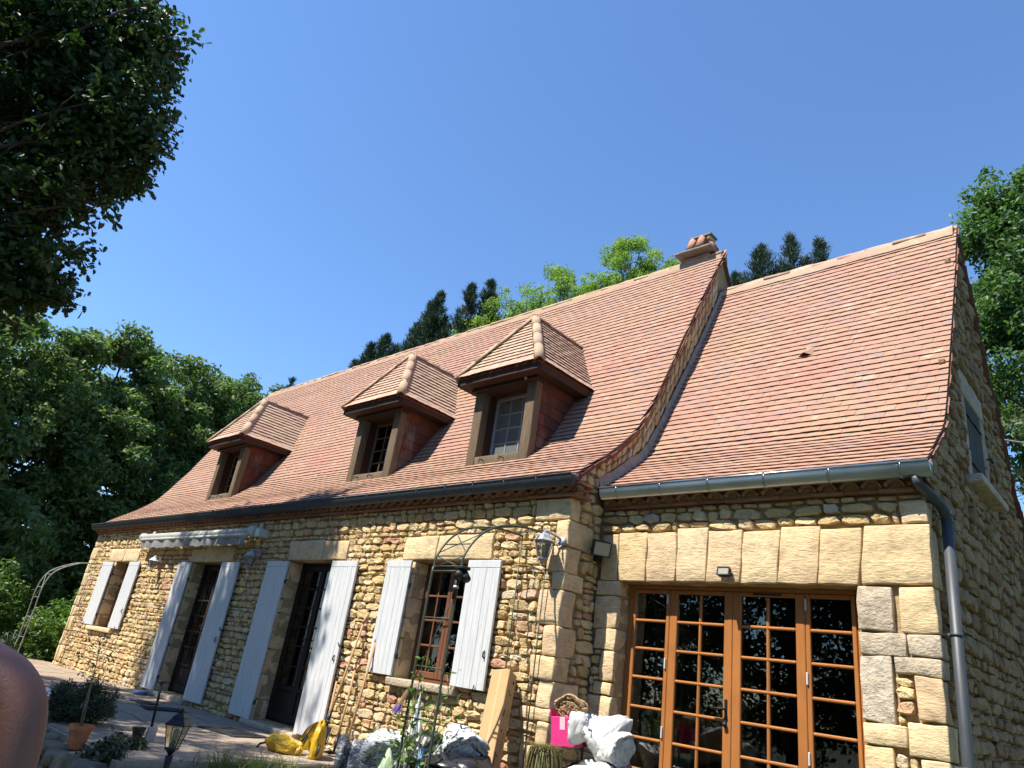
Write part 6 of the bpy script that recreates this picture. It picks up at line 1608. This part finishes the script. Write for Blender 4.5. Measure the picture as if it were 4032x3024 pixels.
# thin sapling in the terracotta pot
sg_ = empty('sapling', (11.5, -3.0, .14), label='thin nearly bare sapling growing in the terracotta pot', cat='sapling'); mb = MB()
main = [(11.5, -3.0, .12), (11.5, -3.03, .40), (11.5, -3.05, .58), (11.5, -3.065, .72), (11.5, -3.10, .92)]
mb.tube(main, [.007, .006, .005, .0035, .002], 6); mb.tube([(11.51, -3.02, .12), (11.505, -3.045, .35), (11.5, -3.05, .55)], .0045, 6)
tips = []
for k in range(14):
    t = .45+.5*k/14; z = .12+.8*t; a = k*2.4; L_ = .10+.07*random.random(); y = -3.0-.10*t; e = (11.5+L_*math.cos(a), y+L_*math.sin(a), z+.08); mb.tube([(11.5, y, z), ((11.5+e[0])/2, (y+e[1])/2, z+.025), e], .0025, 4); tips.append(e)
wpart(mb, 'stem', M['stem'], sg_, True)
P_ = np.concatenate([np.array(t)+rng.normal(0, .02, (5, 3)) for t in tips]); leaves('foliage', P_, .035, M['dry_leaf'], 'oval', .4, None, None, sg_)
# climbing plant on the arch legs
cl = empty('climbing_plant', (14.1, -1.25, -.3), label='climbing plant with green leaves winding up the front legs of the arch', cat='climber'); mb = MB(); PP = []
for x, y, h, w in [(13.98, -1.27, .75, .10), (14.05, -1.22, .95, .12), (14.2, -1.15, .62, .16), (13.92, -1.15, .55, .12), (14.3, -1.2, 1.05, .08), (14.02, -1.25, 1.15, .04)]:
    pts = []
    for k in range(12):
        t = k/11; pts.append((x+.05*math.sin(t*9+x*7)+.04*t, y+.05*math.cos(t*8+y*5), -.3+(h+.3)*t)); 
        if t > .25: PP.append(np.array(pts[-1])+rng.normal(0, w*.6, (8, 3))*np.array([1, 1, .8]))
    mb.tube(pts, .004, 5)
wpart(mb, 'vine_stem', M['stem'], cl, True); P_ = np.concatenate(PP); leaves('foliage', P_, .055*(.6+.8*rng.random(len(P_))), M['vine_leaf'], 'oval', .4, None, None, cl)
lv = empty('hanging_bouquet', (13.99, -1.30, .80), label='dried lavender bunch tied to the arch leg below the window sill', cat='bouquet'); mb = MB(); mb2 = MB()
for k in range(26):
    a = random.uniform(0, 6.28); s = random.uniform(.01, .045); e = Vector((13.985-.02+s*math.cos(a), -1.32+s*math.sin(a)-.03, .76-.03*random.random())); b = Vector((14.0, -1.285, .93+.02*random.random()))
    mb.tube([b, e], .0022, 4); mb2.tube([e, e+(e-b).normalized()*.06], [.006, .003], 5)
wpart(mb, 'stalk_bundle', M['handle_wood'], lv); wpart(mb2, 'bloom_bundle', M['lavender'], lv)
# grasses
def grass(name, label, spots, h, mat='grass', lean=.5, kind=None, cat='grass', parent=None, blade=.011):
    V = []; F = []; tn = []; n0 = 0
    for x, y, z, m, spread in spots:
        for _ in range(m):
            bx, by = x+random.gauss(0, spread), y+random.gauss(0, spread); a = random.uniform(0, 6.28); hh = h*random.uniform(.5, 1.15); ln_ = lean*random.uniform(.2, 1.2)*hh; w = blade*random.uniform(.6, 1.2); t_ = random.random()
            for k in range(4):
                t = k/3; r = ln_*t*t; zz = z+hh*(t-.28*t*t*lean*1.3); c, s = math.cos(a), math.sin(a); ww = w*(1-t)*.5+.0008
                V += [(bx+r*c-ww*s, by+r*s+ww*c, zz), (bx+r*c+ww*s, by+r*s-ww*c, zz)]; tn += [t_, t_]
            for k in range(3): F.append((n0+2*k, n0+2*k+1, n0+2*k+3, n0+2*k+2))
            n0 += 8
    me = npmesh(name, np.array(V), np.array(F), M[mat], False, np.array(tn)); o = bpy.data.objects.new(name, me); col.objects.link(o)
    if parent is not None: child(o, parent)
    if label: tag(o, label, cat, None, kind)
    return o
grass('grass', 'arching green grass clump at the terrace edge in the foreground', [(12.55, -1.75, -.12, 260, .12), (12.4, -2.0, -.12, 160, .10), (12.6, -1.5, -.12, 120, .1)], .36, 'grass', .8, 'stuff')
grass('grass', 'sunlit grass growing in front of the yellow bag and tools', [(12.75, -.95, -.17, 130, .12), (12.6, -.7, -.17, 130, .12), (12.55, -.45, -.17, 110, .1), (12.8, -.6, -.17, 120, .12), (13.0, -1.1, -.2, 100, .12), (12.7, -.25, -.17, 80, .1)], .27, 'grass', .55, 'stuff')
grass('dry_grass', None, [(15.06, -.62, .56, 230, .05)], .20, 'dry_leaf', 1.7, None, 'grass', st, .007)
V = []; F = []; n0 = 0; tn = []
for _ in range(240):
    a = random.uniform(0, 6.28); r = random.uniform(.07, .15); l = random.uniform(.12, .34); t_ = random.random()
    for k in range(4):
        t = k/3; rr = r*(t**.5)*1.05+.03; z = .60+.04*math.sin(t*3)-l*t*t; c, s = math.cos(a), math.sin(a); w = .004
        V += [(15.06+rr*c-w*s, -.62+rr*s+w*c, z), (15.06+rr*c+w*s, -.62+rr*s-w*c, z)]; tn += [t_, t_]
    for k in range(3): F.append((n0+2*k, n0+2*k+1, n0+2*k+3, n0+2*k+2))
    n0 += 8
o = bpy.data.objects.new('trailing_stems', npmesh('trailing_stems', np.array(V), np.array(F), M['dry_leaf'], False, np.array(tn))); col.objects.link(o); child(o, st)
